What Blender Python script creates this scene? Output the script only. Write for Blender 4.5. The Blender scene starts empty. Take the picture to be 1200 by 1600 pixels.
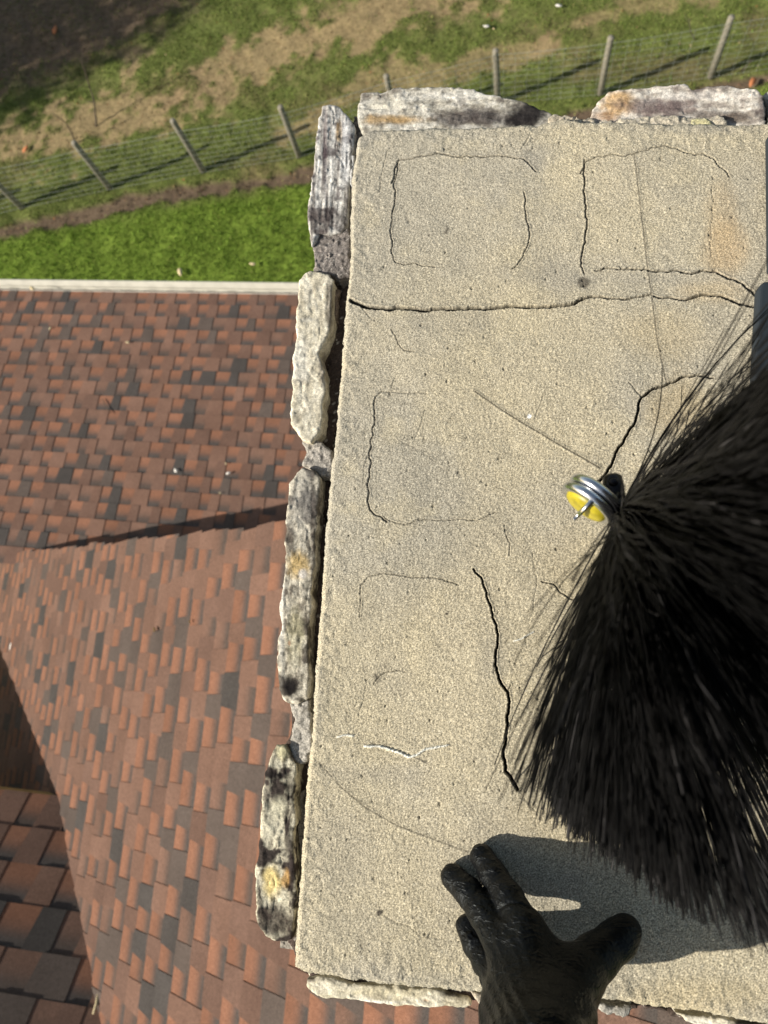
import bpy, math, random
import numpy as np
from mathutils import Matrix, Vector
rnd = random.Random(7); rng = np.random.default_rng(7)
scene = bpy.context.scene
col = scene.collection

# ------------------------------------------------------------------ camera
F = 1150.0                      # focal length in pixels of the 1200 x 1600 photograph
CZ = 9.0                        # camera height above the lawn, metres
def nrm(v):
    v = np.array(v, float); return v/np.linalg.norm(v)
_d = nrm((190, 270, F)); _X = np.array((6500, 250, -F), float); _X -= _X.dot(_d)*_d; _X = nrm(_X)
RM = np.array([_X, np.cross(-_d, _X), -_d])
cam_d = bpy.data.cameras.new('camera'); cam = bpy.data.objects.new('camera', cam_d); col.objects.link(cam)
cam_d.sensor_fit = 'VERTICAL'; cam_d.sensor_height = 24; cam_d.lens = 24*F/1600
cam_d.clip_start = 0.02; cam_d.clip_end = 600
r_, u_, b_ = RM@(1, 0, 0), -(RM@(0, 1, 0)), -(RM@(0, 0, 1))
cam.matrix_world = Matrix(((r_[0], u_[0], b_[0], 0), (r_[1], u_[1], b_[1], 0), (r_[2], u_[2], b_[2], CZ), (0, 0, 0, 1)))
cam_d.dof.use_dof = True; cam_d.dof.focus_distance = 0.64; cam_d.dof.aperture_fstop = 6.4
scene.camera = cam

def at(x, y, depth):
    """world point seen at photograph pixel (x, y) on the level 'depth' metres below the camera"""
    r = RM@np.array((x-600., y-800., F)); p = r*(-depth/r[2]); return np.array((p[0], p[1], p[2]+CZ))
def plane_at(x, y, p0, n):
    r = RM@np.array((x-600., y-800., F)); c = np.array((0, 0, CZ)); return c+r*((p0-c)@n)/(r@n)
def pix(P):
    """photograph pixel of world points (n,3), used to lay out stains and patches at their real place"""
    q = (np.asarray(P, float)-np.array((0, 0, CZ)))@RM
    return q[..., 0]/q[..., 2]*F+600, q[..., 1]/q[..., 2]*F+800

# ------------------------------------------------------------------ world, sun, exposure
AZ, EL = math.radians(24), math.radians(31)
Ld = Vector((math.cos(AZ)*math.cos(EL), math.sin(AZ)*math.cos(EL), -math.sin(EL)))
w = bpy.data.worlds.new('World'); scene.world = w; w.use_nodes = True
nt = w.node_tree; nt.nodes.clear()
sky = nt.nodes.new('ShaderNodeTexSky'); sky.sky_type = 'NISHITA'; sky.sun_disc = False
sky.sun_elevation = EL; sky.sun_rotation = math.atan2(-Ld.x, -Ld.y)
bg = nt.nodes.new('ShaderNodeBackground'); bg.inputs['Strength'].default_value = 0.1
wb = nt.nodes.new('ShaderNodeVectorMath'); wb.operation = 'MULTIPLY'; wb.inputs[1].default_value = (1.12, .98, .8)   # the camera's daylight white balance
wo = nt.nodes.new('ShaderNodeOutputWorld')
nt.links.new(sky.outputs[0], wb.inputs[0]); nt.links.new(wb.outputs[0], bg.inputs[0]); nt.links.new(bg.outputs[0], wo.inputs[0])
sd = bpy.data.lights.new('sun', 'SUN'); sd.energy = 5.0; sd.angle = math.radians(0.5); sd.color = (1.0, 0.93, 0.82)
sun = bpy.data.objects.new('sun', sd); col.objects.link(sun); sun.rotation_euler = Ld.to_track_quat('-Z', 'Y').to_euler()
sun.location = (-20, -6, 20)
scene.view_settings.view_transform = 'Standard'; scene.view_settings.look = 'None'
scene.view_settings.gamma = 1.0; scene.view_settings.exposure = 0.34

# ------------------------------------------------------------------ helpers
def tag(o, label=None, cat=None, group=None, kind=None):
    if label: o['label'] = label
    if cat: o['category'] = cat
    if group: o['group'] = group
    if kind: o['kind'] = kind
    return o
def empty(name, loc=(0, 0, 0), **k):
    o = bpy.data.objects.new(name, None); col.objects.link(o); o.location = loc; o.empty_display_size = .1
    return tag(o, **k)
def mesh_obj(name, V, Fc, m, parent=None, vcol=None, ccol=None, smooth=True, **k):
    V = np.asarray(V, np.float32); me = bpy.data.meshes.new(name)
    if isinstance(Fc, np.ndarray):
        n, s = Fc.shape
        me.vertices.add(len(V)); me.vertices.foreach_set('co', V.ravel())
        me.loops.add(n*s); me.loops.foreach_set('vertex_index', Fc.astype(np.int32).ravel())
        me.polygons.add(n); me.polygons.foreach_set('loop_start', np.arange(0, n*s, s, dtype=np.int32))
        me.update(calc_edges=True)
    else:
        me.from_pydata([tuple(map(float, v)) for v in V], [], Fc); me.update()
    if smooth: me.polygons.foreach_set('use_smooth', np.ones(len(me.polygons), bool))
    if vcol is not None:
        a = me.color_attributes.new('Col', 'FLOAT_COLOR', 'POINT'); c = np.ones((len(V), 4), np.float32); c[:, :3] = vcol
        a.data.foreach_set('color', c.ravel())
    if ccol is not None:
        a = me.color_attributes.new('Col', 'FLOAT_COLOR', 'CORNER'); cc = np.asarray(ccol, np.float32); c = np.ones((len(cc), 4), np.float32); c[:, :3] = cc
        a.data.foreach_set('color', c.ravel())
    me.materials.append(m)
    o = bpy.data.objects.new(name, me); col.objects.link(o)
    if parent:
        o.parent = parent; o.matrix_parent_inverse = Matrix.Identity(4)
        o.location = -Vector(parent.location)
    return tag(o, **k)

TAB = rng.random((32, 32, 32)).astype(np.float32)
def vnoise(x, y, z=0.):
    x, y, z = np.broadcast_arrays(np.asarray(x, np.float32), np.asarray(y, np.float32), np.asarray(z, np.float32))
    xi, yi, zi = np.floor(x).astype(int), np.floor(y).astype(int), np.floor(z).astype(int)
    fx, fy, fz = x-xi, y-yi, z-zi
    fx, fy, fz = fx*fx*(3-2*fx), fy*fy*(3-2*fy), fz*fz*(3-2*fz)
    x0, y0, z0, x1, y1, z1 = xi & 31, yi & 31, zi & 31, (xi+1) & 31, (yi+1) & 31, (zi+1) & 31
    a = TAB[x0, y0, z0]*(1-fx)+TAB[x1, y0, z0]*fx; b = TAB[x0, y1, z0]*(1-fx)+TAB[x1, y1, z0]*fx
    c = TAB[x0, y0, z1]*(1-fx)+TAB[x1, y0, z1]*fx; d = TAB[x0, y1, z1]*(1-fx)+TAB[x1, y1, z1]*fx
    return (a*(1-fy)+b*fy)*(1-fz)+(c*(1-fy)+d*fy)*fz
def fbm(x, y, z=0., o=4, g=.5):
    s, a, t = 0, 1., 0
    for i in range(o):
        s = s+a*vnoise(x*2**i+7.3*i, y*2**i+3.1*i, np.asarray(z)*2**i+5.7*i); t += a; a *= g
    return s/t
def sstep(a, b, x):
    t = np.clip((x-a)/(b-a), 0, 1); return t*t*(3-2*t)
def mixc(a, b, t):
    t = np.asarray(t)[..., None]; return np.asarray(a)*(1-t)+np.asarray(b)*t

def surface_nets(S, org, h):
    """closed quad surface of the zero level of the sampled distance field S"""
    ins = S < 0
    c = [ins[i:S.shape[0]-1+i, j:S.shape[1]-1+j, k:S.shape[2]-1+k] for i in (0, 1) for j in (0, 1) for k in (0, 1)]
    cnt = sum(q.astype(np.int8) for q in c); act = (cnt > 0) & (cnt < 8)
    I, J, K = np.nonzero(act); ids = -np.ones(act.shape, int); ids[I, J, K] = np.arange(len(I))
    P = np.zeros((len(I), 3)); N = np.zeros(len(I))
    co = [(i, j, k) for i in (0, 1) for j in (0, 1) for k in (0, 1)]
    for a in co:
        for ax in range(3):
            if a[ax]: continue
            b = list(a); b[ax] = 1
            va = S[I+a[0], J+a[1], K+a[2]]; vb = S[I+b[0], J+b[1], K+b[2]]
            m = (va < 0) != (vb < 0); t = np.where(m, va/(va-vb+1e-12*(va == vb)), 0)
            p = np.zeros((len(I), 3)); p[:] = a; p[:, ax] += t
            P += p*m[:, None]; N += m
    P = (P/N[:, None]+np.stack((I, J, K), 1))*h+org
    Q = []
    for ax in range(3):
        b, cx = (ax+1) % 3, (ax+2) % 3
        lo = ins.take(range(ins.shape[ax]-1), ax); hi = ins.take(range(1, ins.shape[ax]), ax)
        E = np.argwhere(lo != hi); E = E[(E[:, b] > 0) & (E[:, cx] > 0) & (E[:, b] < act.shape[b]) & (E[:, cx] < act.shape[cx])]
        fl = lo[E[:, 0], E[:, 1], E[:, 2]]
        def cell(db, dc):
            e = E.copy(); e[:, b] += db; e[:, cx] += dc; return ids[e[:, 0], e[:, 1], e[:, 2]]
        q = np.stack((cell(-1, -1), cell(0, -1), cell(0, 0), cell(-1, 0)), 1)
        q[~fl] = q[~fl][:, ::-1]; Q.append(q)
    return P, np.concatenate(Q)

def poly_sd(x, y, poly):
    """signed distance (negative inside) to a closed polygon"""
    poly = np.asarray(poly, float)[:, :2]; d = np.full(x.shape, 1e9); s = np.zeros(x.shape, bool)
    for a, b in zip(poly, np.roll(poly, -1, 0)):
        e = b-a; wx, wy = x-a[0], y-a[1]; t = np.clip((wx*e[0]+wy*e[1])/(e@e+1e-12), 0, 1)
        d = np.minimum(d, np.hypot(wx-e[0]*t, wy-e[1]*t))
        c = (a[1] > y) != (b[1] > y)
        s ^= c & (x < e[0]*(y-a[1])/(e[1]+1e-12)+a[0])
    return np.where(s, -d, d)
def line_d(x, y, pts):
    d = np.full(x.shape, 1e9)
    for a, b in zip(pts[:-1], pts[1:]):
        e = np.subtract(b, a); wx, wy = x-a[0], y-a[1]; t = np.clip((wx*e[0]+wy*e[1])/(e@e+1e-12), 0, 1)
        d = np.minimum(d, np.hypot(wx-e[0]*t, wy-e[1]*t))
    return d

# ------------------------------------------------------------------ materials (all procedural)
def mat(name, rough=.8, base=None, speck=None, bump=None, spec=.3, metal=0., coat=0., trans=None):
    """base None: colour comes from the object's own colour attribute; speck = (scale, low, high); bump = (scale, dist, strength)"""
    m = bpy.data.materials.new(name); m.use_nodes = True; t = m.node_tree; n = t.nodes; L = t.links
    bs = n['Principled BSDF']; bs.inputs['Roughness'].default_value = rough; bs.inputs['Metallic'].default_value = metal
    bs.inputs['Specular IOR Level'].default_value = spec; bs.inputs['Coat Weight'].default_value = coat
    tc = n.new('ShaderNodeTexCoord')
    if base is None:
        c = n.new('ShaderNodeVertexColor'); c.layer_name = 'Col'; out = c.outputs['Color']
    else:
        c = n.new('ShaderNodeRGB'); c.outputs[0].default_value = (*base, 1); out = c.outputs[0]
    for s in (speck or []):
        nz = n.new('ShaderNodeTexNoise'); nz.inputs['Scale'].default_value = s[0]; nz.inputs['Detail'].default_value = 3
        L.new(tc.outputs['Object'], nz.inputs['Vector'])
        mr = n.new('ShaderNodeMapRange'); mr.inputs[1].default_value = .3; mr.inputs[2].default_value = .7
        mr.inputs[3].default_value = s[1]; mr.inputs[4].default_value = s[2]; L.new(nz.outputs['Fac'], mr.inputs[0])
        mx = n.new('ShaderNodeVectorMath'); mx.operation = 'SCALE'; L.new(out, mx.inputs[0]); L.new(mr.outputs[0], mx.inputs['Scale']); out = mx.outputs[0]
    L.new(out, bs.inputs['Base Color'])
    last = None
    for s in (bump or []):
        nz = n.new('ShaderNodeTexNoise'); nz.inputs['Scale'].default_value = s[0]; nz.inputs['Detail'].default_value = 4
        L.new(tc.outputs['Object'], nz.inputs['Vector'])
        b = n.new('ShaderNodeBump'); b.inputs['Distance'].default_value = s[1]; b.inputs['Strength'].default_value = s[2]
        L.new(nz.outputs['Fac'], b.inputs['Height'])
        if last: L.new(last, b.inputs['Normal'])
        last = b.outputs[0]
    if last: L.new(last, bs.inputs['Normal'])
    return m
M = dict(
    crown=mat('sandy concrete', .92, speck=[(1000, .42, 1.6), (260, .93, 1.07)], bump=[(1500, .0003, .5)], spec=.15),
    stone=mat('weathered stone', .9, speck=[(700, .7, 1.28)], bump=[(900, .0006, .5)], spec=.15),
    mortar=mat('old mortar', .95, speck=[(800, .6, 1.4)], bump=[(900, .001, .7)], spec=.1),
    shingle=mat('asphalt shingle granules', .93, speck=[(330, .55, 1.5), (60, .9, 1.1), (5, .9, 1.1)], bump=[(400, .002, .35)], spec=.12),
    deck=mat('roof deck boards', .9, (.16, .11, .07), speck=[(12, .8, 1.2)]),
    siding=mat('painted siding', .6, (.62, .58, .5), speck=[(6, .92, 1.06)]),
    rubble=mat('rubble stone wall', .9, (.33, .3, .25), speck=[(25, .6, 1.4), (300, .8, 1.2)], bump=[(30, .03, .8), (300, .003, .5)]),
    gutter=mat('white aluminium gutter', .45, (.66, .64, .56), speck=[(9, .86, 1.05), (60, .95, 1.03)], spec=.4),
    debris=mat('gutter silt', .95, (.2, .185, .09), speck=[(30, .7, 1.25)]),
    flash=mat('brown metal edge', .5, (.035, .025, .02), spec=.4),
    soil=mat('lawn soil and turf', .95, speck=[(14, .75, 1.25), (70, .7, 1.3)], bump=[(40, .02, .6)], spec=.05),
    grass=mat('grass blades', .7, speck=[(3, .85, 1.15)], spec=.15),
    litter=mat('dead leaves', .85, speck=[(40, .8, 1.2)], spec=.1),
    post=mat('weathered wood post', .9, (.26, .24, .19), speck=[(60, .65, 1.3)], bump=[(90, .004, .6)]),
    wire=mat('galvanised wire', .5, (.4, .43, .39), metal=.4, speck=[(40, .8, 1.1)]),
    bark=mat('bark', .95, (.1, .08, .06), speck=[(30, .6, 1.3)], bump=[(40, .01, .6)]),
    leaf=mat('tree leaves', .7, (.06, .1, .03), speck=[(4, .7, 1.3)]),
    glove=mat('black nitrile glove', .46, (.0035, .0037, .0042), speck=[(60, .85, 1.15)], bump=[(90, .0008, .15)], spec=.2),
    sleeve=mat('dark sleeve cloth', .9, (.03, .032, .04), speck=[(200, .8, 1.2)], bump=[(300, .001, .5)]),
    bristle=mat('black bristle fibre', .6, None, speck=[(120, .5, 1.7)], spec=.2),
    chrome=mat('bright zinc steel', .22, (.72, .74, .77), metal=1., speck=[(90, .9, 1.05)], bump=[(60, .0006, .2)]),
    yellow=mat('yellow plastic', .38, (.44, .37, .025), speck=[(110, .6, 1.25)], spec=.4),
    darksteel=mat('black oxide steel', .35, (.03, .026, .026), metal=.5, speck=[(90, .7, 1.3)]),
    slate=mat('slate grey plastic', .6, (.024, .031, .038), speck=[(25, .85, 1.15)], bump=[(500, .0003, .3)], spec=.2),
)
# ------------------------------------------------------------------ lawn
GZ = 0.0
def axis(lo, f0, f1, hi, fine):
    a = list(np.arange(f0, f1, fine)); s = fine; x = f0
    while x > lo: s *= 1.25; x -= s; a.insert(0, x)
    s = fine; x = a[-1]
    while x < hi: s *= 1.25; x += s; a.append(x)
    return np.array(a)
def grass_field(X, Y):
    """grass amount, bare dry earth, brown soil at world (X, Y)"""
    px, py = pix(np.stack((X, Y, np.zeros_like(X)), -1))
    n1 = fbm(X*1.3, Y*1.3, 3.3, 5, .6); n2 = fbm(X*4.5, Y*4.5, 9.1, 4, .6)
    nn = (n1-.5)*1.1+(n2-.5)*.9
    band = [(-400, 330), (0, 232), (90, 212), (210, 165), (330, 128), (430, 84), (520, 46), (640, 10), (760, -20)]
    b = sstep(50, 14, line_d(px, py, band)+nn*105+(fbm(X*9, Y*9, 4., 3)-.5)*70)
    b2 = sstep(30, 8, line_d(px, py, [(440, 215), (520, 168), (620, 120), (700, 112), (860, 60)])+nn*75)*.8
    b3 = sstep(22, 4, line_d(px, py, [(1150, -20), (980, 5), (850, 60)])+nn*80)*.7
    path = sstep(15, 6, line_d(px, py, [(-300, 420), (0, 364), (110, 343), (200, 318), (300, 300), (380, 287), (450, 279), (560, 250), (800, 205), (1000, 165), (1190, 126), (1400, 80)])+nn*22)
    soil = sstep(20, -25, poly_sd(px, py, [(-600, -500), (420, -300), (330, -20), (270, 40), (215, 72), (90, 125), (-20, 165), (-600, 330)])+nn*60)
    lawn = sstep(-10, 25, py-(366-.19*px)+nn*20)
    return np.clip(b+b2+b3, 0, 1)*(1-lawn), path, soil, lawn, n1, n2
xs = axis(-160, -10, 4.5, 160, .055); ys = axis(-90, 4.2, 12.5, 200, .055)
X, Y = np.meshgrid(xs, ys, indexing='ij')
dry, path, soil, lawn, n1, n2 = grass_field(X, Y)
zz = (fbm(X*.8, Y*.8, 1.)-.5)*.12+(n2-.5)*.06-.03*path
turf = mixc((.13, .155, .045), (.15, .215, .035), lawn); turf = mixc(turf, (.17, .13, .07), sstep(.5, .75, n1)*(1-lawn)*.7)
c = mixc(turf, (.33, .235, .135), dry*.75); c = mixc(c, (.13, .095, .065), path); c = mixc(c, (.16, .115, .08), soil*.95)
c *= (.8+.4*fbm(X*9, Y*9, 2.))[..., None]
nx, ny = X.shape; I = np.arange(nx*ny).reshape(nx, ny)
Q = np.stack((I[:-1, :-1], I[1:, :-1], I[1:, 1:], I[:-1, 1:]), -1).reshape(-1, 4)
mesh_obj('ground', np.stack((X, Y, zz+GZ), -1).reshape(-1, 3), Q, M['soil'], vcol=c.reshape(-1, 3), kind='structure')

def blades(n, seed, dens, hgt, wid, colf, name, label, m):
    r = np.random.default_rng(seed)
    x = r.uniform(-10, 4.6, n); y = r.uniform(4.2, 12.4, n)
    f = grass_field(x, y); keep = r.random(n) < dens(f); x, y = x[keep], y[keep]; f = [q[keep] for q in f]; k = len(x)
    a = r.uniform(0, 2*np.pi, k); h = hgt(f, r, k); wd = wid*r.uniform(.6, 1.4, k)
    ln = r.uniform(.1, .9, k)*h; la = r.uniform(0, 2*np.pi, k)
    z0 = (fbm(x*.8, y*.8, 1.)-.5)*.12+(f[5]-.5)*.06-.01
    dx, dy = np.cos(a)*wd, np.sin(a)*wd
    tip = np.stack((x+np.cos(la)*ln, y+np.sin(la)*ln, z0+h), -1)
    mid = np.stack((x+np.cos(la)*ln*.35, y+np.sin(la)*ln*.35, z0+h*.6), -1); dd = np.stack((dx, dy, 0*dx), -1)
    b0 = np.stack((x, y, z0), -1)
    V = np.stack((b0-dd, b0+dd, mid+dd*.8, tip, mid-dd*.8), 1).reshape(-1, 3)
    Fc = np.arange(k*5).reshape(k, 5)
    c = colf(f, r, k)
    mesh_obj(name, V, Fc, m, vcol=np.repeat(c, 5, 0), smooth=False, label=label, cat=name.replace('_', ' '), kind='stuff')
def gcol(f, r, k):
    a = mixc((.165, .225, .05), (.20, .31, .05), f[3]); a = mixc(a, (.3, .27, .1), (r.random(k) < (.13*(1-f[3])+.04))*.8)
    return a*r.uniform(.5, 1.5, k)[:, None]
blades(400000, 1, lambda f: np.clip((.75-.72*f[0]-.6*f[2]-.9*f[1])*(.35+1.3*sstep(.35, .6, f[5]))+.35*f[3]*(1-f[1]), .02, 1),
       lambda f, r, k: r.uniform(.015, .04, k)*(1+.3*f[3]), .0046, gcol, 'grass', 'short mixed green grass across the sloping yard', M['grass'])
def lcol(f, r, k):
    p = np.array([(.36, .25, .14), (.22, .14, .08), (.46, .36, .22), (.12, .08, .05), (.3, .13, .06)])
    return p[r.integers(0, 5, k)]*r.uniform(.6, 1.3, k)[:, None]
blades(26000, 2, lambda f: np.clip(.12+.8*f[0]+.5*f[1]+.5*f[2], 0, 1)*(1-.9*f[3]*(1-f[1])), lambda f, r, k: r.uniform(.005, .03, k), .014, lcol,
       'leaf_litter', 'scattered dry leaf litter on the bare patches of earth', M['litter'])

# ------------------------------------------------------------------ simple solids
def tube(pts, rad, seg=8, cap=True):
    pts = np.asarray(pts, float); n = len(pts); rad = np.broadcast_to(rad, (n,)); V = []; Fc = []
    up = np.array((0, 0, 1.)); t0 = nrm(pts[1]-pts[0])
    if abs(t0@up) > .9: up = np.array((1., 0, 0))
    for i in range(n):
        t = nrm(pts[min(i+1, n-1)]-pts[max(i-1, 0)]); a = nrm(np.cross(up, t)); b = np.cross(t, a)
        for k in range(seg):
            q = 2*np.pi*k/seg; V.append(pts[i]+rad[i]*(np.cos(q)*a+np.sin(q)*b))
    for i in range(n-1):
        for k in range(seg):
            k2 = (k+1) % seg; Fc.append((i*seg+k, i*seg+k2, (i+1)*seg+k2, (i+1)*seg+k))
    if cap: Fc.append(tuple(range(seg))[::-1]); Fc.append(tuple((n-1)*seg+k for k in range(seg)))
    return V, Fc
def join(parts):
    V, Fc = [], []
    for v, f in parts:
        o = len(V); V += [tuple(p) for p in v]; Fc += [tuple(i+o for i in q) for q in f]
    return V, Fc
def prism(poly, vec):
    n = len(poly); V = [np.array(p, float) for p in poly]+[np.array(p, float)+np.array(vec) for p in poly]
    return V, [tuple(range(n))[::-1], tuple(range(n, 2*n))]+[(i, (i+1) % n, n+(i+1) % n, n+i) for i in range(n)]
def box(x0, x1, y0, y1, z0, z1):
    return prism([(x0, y0, z0), (x1, y0, z0), (x1, y1, z0), (x0, y1, z0)], (0, 0, z1-z0))

# ------------------------------------------------------------------ fence
def gnd(x, y): return float((fbm(np.array([x*.8]), np.array([y*.8]), 1.)[0]-.5)*.12)
bases = [at(*p, CZ)[:2] for p in [(35, 325), (172, 295), (318, 268), (468, 245), (622, 201), (778, 160), (938, 146), (1110, 121)]]
d0, d1 = bases[1]-bases[0], bases[-1]-bases[-2]
bases = [bases[0]-d0*3, bases[0]-d0*2, bases[0]-d0]+bases+[bases[-1]+d1*k for k in (1, 2, 3)]
fence = empty('wire_fence', (bases[3][0], bases[3][1], 0), label='wire mesh fence on thin round wooden posts crossing the sloping yard', cat='fence')
FH = .93
for i, b in enumerate(bases):
    z = gnd(*b); lx, ly = rnd.uniform(-.03, .03), rnd.uniform(-.02, .02); hh = FH*rnd.uniform(.97, 1.04)+(.07 if i in (3, 4, 5) else 0)
    v, f = tube([(b[0], b[1], z-.2), (b[0]+lx*.4, b[1]+ly*.4, z+hh*.5), (b[0]+lx, b[1]+ly, z+hh-.01), (b[0]+lx, b[1]+ly, z+hh)], [.047, .044, .041, .036], 12)
    mesh_obj('post', v, f, M['post'], fence)
parts = []
hs = [.04, .13, .22, .31, .4, .5, .6, .7, .8, .88]
for a, b in zip(bases[:-1], bases[1:]):
    za, zb = gnd(*a), gnd(*b); L = np.hypot(*(b-a)); nrmv = np.array((-(b-a)[1], (b-a)[0]))/L*.048
    for h in hs:
        pts = [(*(a+(b-a)*t-nrmv), za+(zb-za)*t+h-(.016*math.sin(math.pi*t) if h > .5 else 0)) for t in np.linspace(0, 1, 5)]
        parts.append(tube(pts, .0021 if h < .88 else .003, 4, False))
    k = int(L/.155)
    for j in range(k):
        p = a+(b-a)*(j+.5)/k-nrmv; z = za+(zb-za)*(j+.5)/k; parts.append(tube([(*p, z+.02), (*p, z+.87)], .0017, 4, False))
v, f = join(parts); mesh_obj('wire_mesh', v, f, M['wire'], fence)

# thin saplings and dry stalks in the yard
def stalk(name, pxs, hs, r, label, cat, group=None):
    pts = [at(*p, CZ-h) for p, h in zip(pxs, hs)]; pts[-1] = at(*pxs[-1], CZ+.03)
    P = []
    for a, b in zip(pts[:-1], pts[1:]): P += [a+(b-a)*t for t in (0, .33, .66)]
    P.append(pts[-1]); P = [p+np.array([rnd.uniform(-.012, .012) for _ in range(3)]) for p in P]
    parts = [tube(P, np.linspace(r*.5, r, len(P)), 6)]
    for k in range(2, len(P)-2, 2):
        e = P[k]+np.array((rnd.uniform(-.12, .12), rnd.uniform(-.12, .12), rnd.uniform(.03, .1))); parts.append(tube([P[k], e], [r*.4, r*.2], 5))
    v, f = join(parts); o = mesh_obj(name, v, f, M['bark'], label=label, cat=cat, group=group); return o
stalk('bare_sapling', [(126, 94), (138, 125), (147, 160), (150, 200)], [.9, .6, .3, 0], .014, 'taller bare dark sapling standing on the dry tan bank beyond the fence', 'sapling')
stalk('bare_sapling', [(84, 176), (102, 192), (114, 210), (119, 226)], [.6, .4, .2, 0], .011, 'short bare twig sapling just behind the dark topped fence post at left', 'sapling')
stalk('dry_stalk', [(1077, 28), (1080, 45), (1086, 66)], [.35, .2, 0], .009, 'forked pale dry stalk beyond the fence at upper right', 'stalk')
stalk('dry_stalk', [(1174, 92), (1165, 104), (1156, 114)], [.2, .1, 0], .009, 'pale dry stalk lying low beside the fence near the right edge', 'stalk')
def flat_leaf(name, P, r, c, label, cat, group, nrmal=(0, 0, 1)):
    n = np.array(nrm(nrmal)); a = nrm(np.cross(n, (.3, .9, .1))); b = np.cross(n, a); q = rnd.uniform(0, 6.28); V = []; prof = [(0, 0), (.35, .42), (1, .5), (1.6, .28), (2.1, 0), (1.6, -.3), (1, -.48), (.35, -.4)]
    for s, t in prof: V.append(np.array(P)+r*((s-1)*(math.cos(q)*a+math.sin(q)*b)+t*(-math.sin(q)*a+math.cos(q)*b))+n*(.006+abs(t)*r*.5+r*.15*(s-1)**2))
    V2 = [v-n*.002 for v in V]; k = len(V)
    F2 = [tuple(range(k)), tuple(range(k, 2*k))[::-1]]+[(i, k+i, k+(i+1) % k, (i+1) % k) for i in range(k)]
    return mesh_obj(name, V+V2, F2, c, label=label, cat=cat, group=group)
M['leaf_orange'] = mat('orange dead leaf', .8, (.45, .17, .07), speck=[(60, .8, 1.2)])
M['leaf_tan'] = mat('tan dead leaf', .8, (.6, .5, .3), speck=[(60, .8, 1.2)])
M['leaf_white'] = mat('pale dead leaf', .8, (.8, .76, .7), speck=[(60, .85, 1.1)])
for p, r, m, lb in [((87, 48), .09, 'leaf_orange', 'orange dead leaf lying in the tree shade at upper left'), ((41, 234), .075, 'leaf_orange', 'red brown dead leaf on the dry bank behind the fence at left'),
                    ((1175, 130), .08, 'leaf_orange', 'tan orange leaf in the dirt beside the end of the fence at right'), ((873, 10), .05, 'leaf_white', 'white leaf on the grass above the top of the photo centre right'),
                    ((282, 426), .07, 'leaf_tan', 'tan leaf on the lawn just past the white gutter'), ((395, 413), .05, 'leaf_tan', 'small tan leaf on the lawn near the gutter and the chimney'),
                    ((760, 42), .045, 'leaf_white', 'small white leaf in the grass between chimney and fence at upper middle')]:
    P = at(*p, CZ-.05); P[2] += .0; flat_leaf('fallen_leaf', P, r, M[m], lb, 'leaf', 'fallen leaves in the yard')

# tree out of frame on the left whose shade reaches the upper left corner
tr = empty('shade_tree', (-18.3, 7.4, 0), label='leafy tree outside the left of the frame shading the upper left corner', cat='tree')
base = np.array(tr.location)
v, f = tube([base+np.array(p) for p in [(0, 0, -.2), (.05, .1, 1.5), (-.1, .2, 3.2), (.1, .1, 5), (0, 0, 7)]], [.28, .22, .17, .11, .04], 14)
parts = [(v, f)]
for k in range(16):
    z = 2.6+k*.26; a = k*2.4; L = 2.6*(1-.05*k); s = base+np.array((0, .1, z)); e = s+np.array((math.cos(a)*L, math.sin(a)*L, L*.5)); m_ = (s+e)/2+np.array((0, 0, .25))
    parts.append(tube([s, m_, e], [.07, .045, .015], 7))
v, f = join(parts); mesh_obj('trunk', v, f, M['bark'], tr)
n = 26000; r = np.random.default_rng(5); d = r.normal(size=(n, 3)); d /= np.linalg.norm(d, axis=1)[:, None]
rad = r.random(n)**.4*(.75+.5*fbm(d[:, 0]*2.2+9, d[:, 1]*2.2+9, d[:, 2]*2.2+9, 3))
Cc = base+np.array((0, 0, 5.6))+d*rad[:, None]*np.array((3.9, 3.6, 2.9)); a = r.normal(size=(n, 3)); a /= np.linalg.norm(a, axis=1)[:, None]; b = np.cross(a, d); s = r.uniform(.06, .13, n)[:, None]
V = np.stack((Cc-a*s, Cc-b*s*.6, Cc+a*s, Cc+b*s*.6), 1).reshape(-1, 3); mesh_obj('crown', V, np.arange(n*4).reshape(n, 4), M['leaf'], tr, smooth=False)

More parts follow.
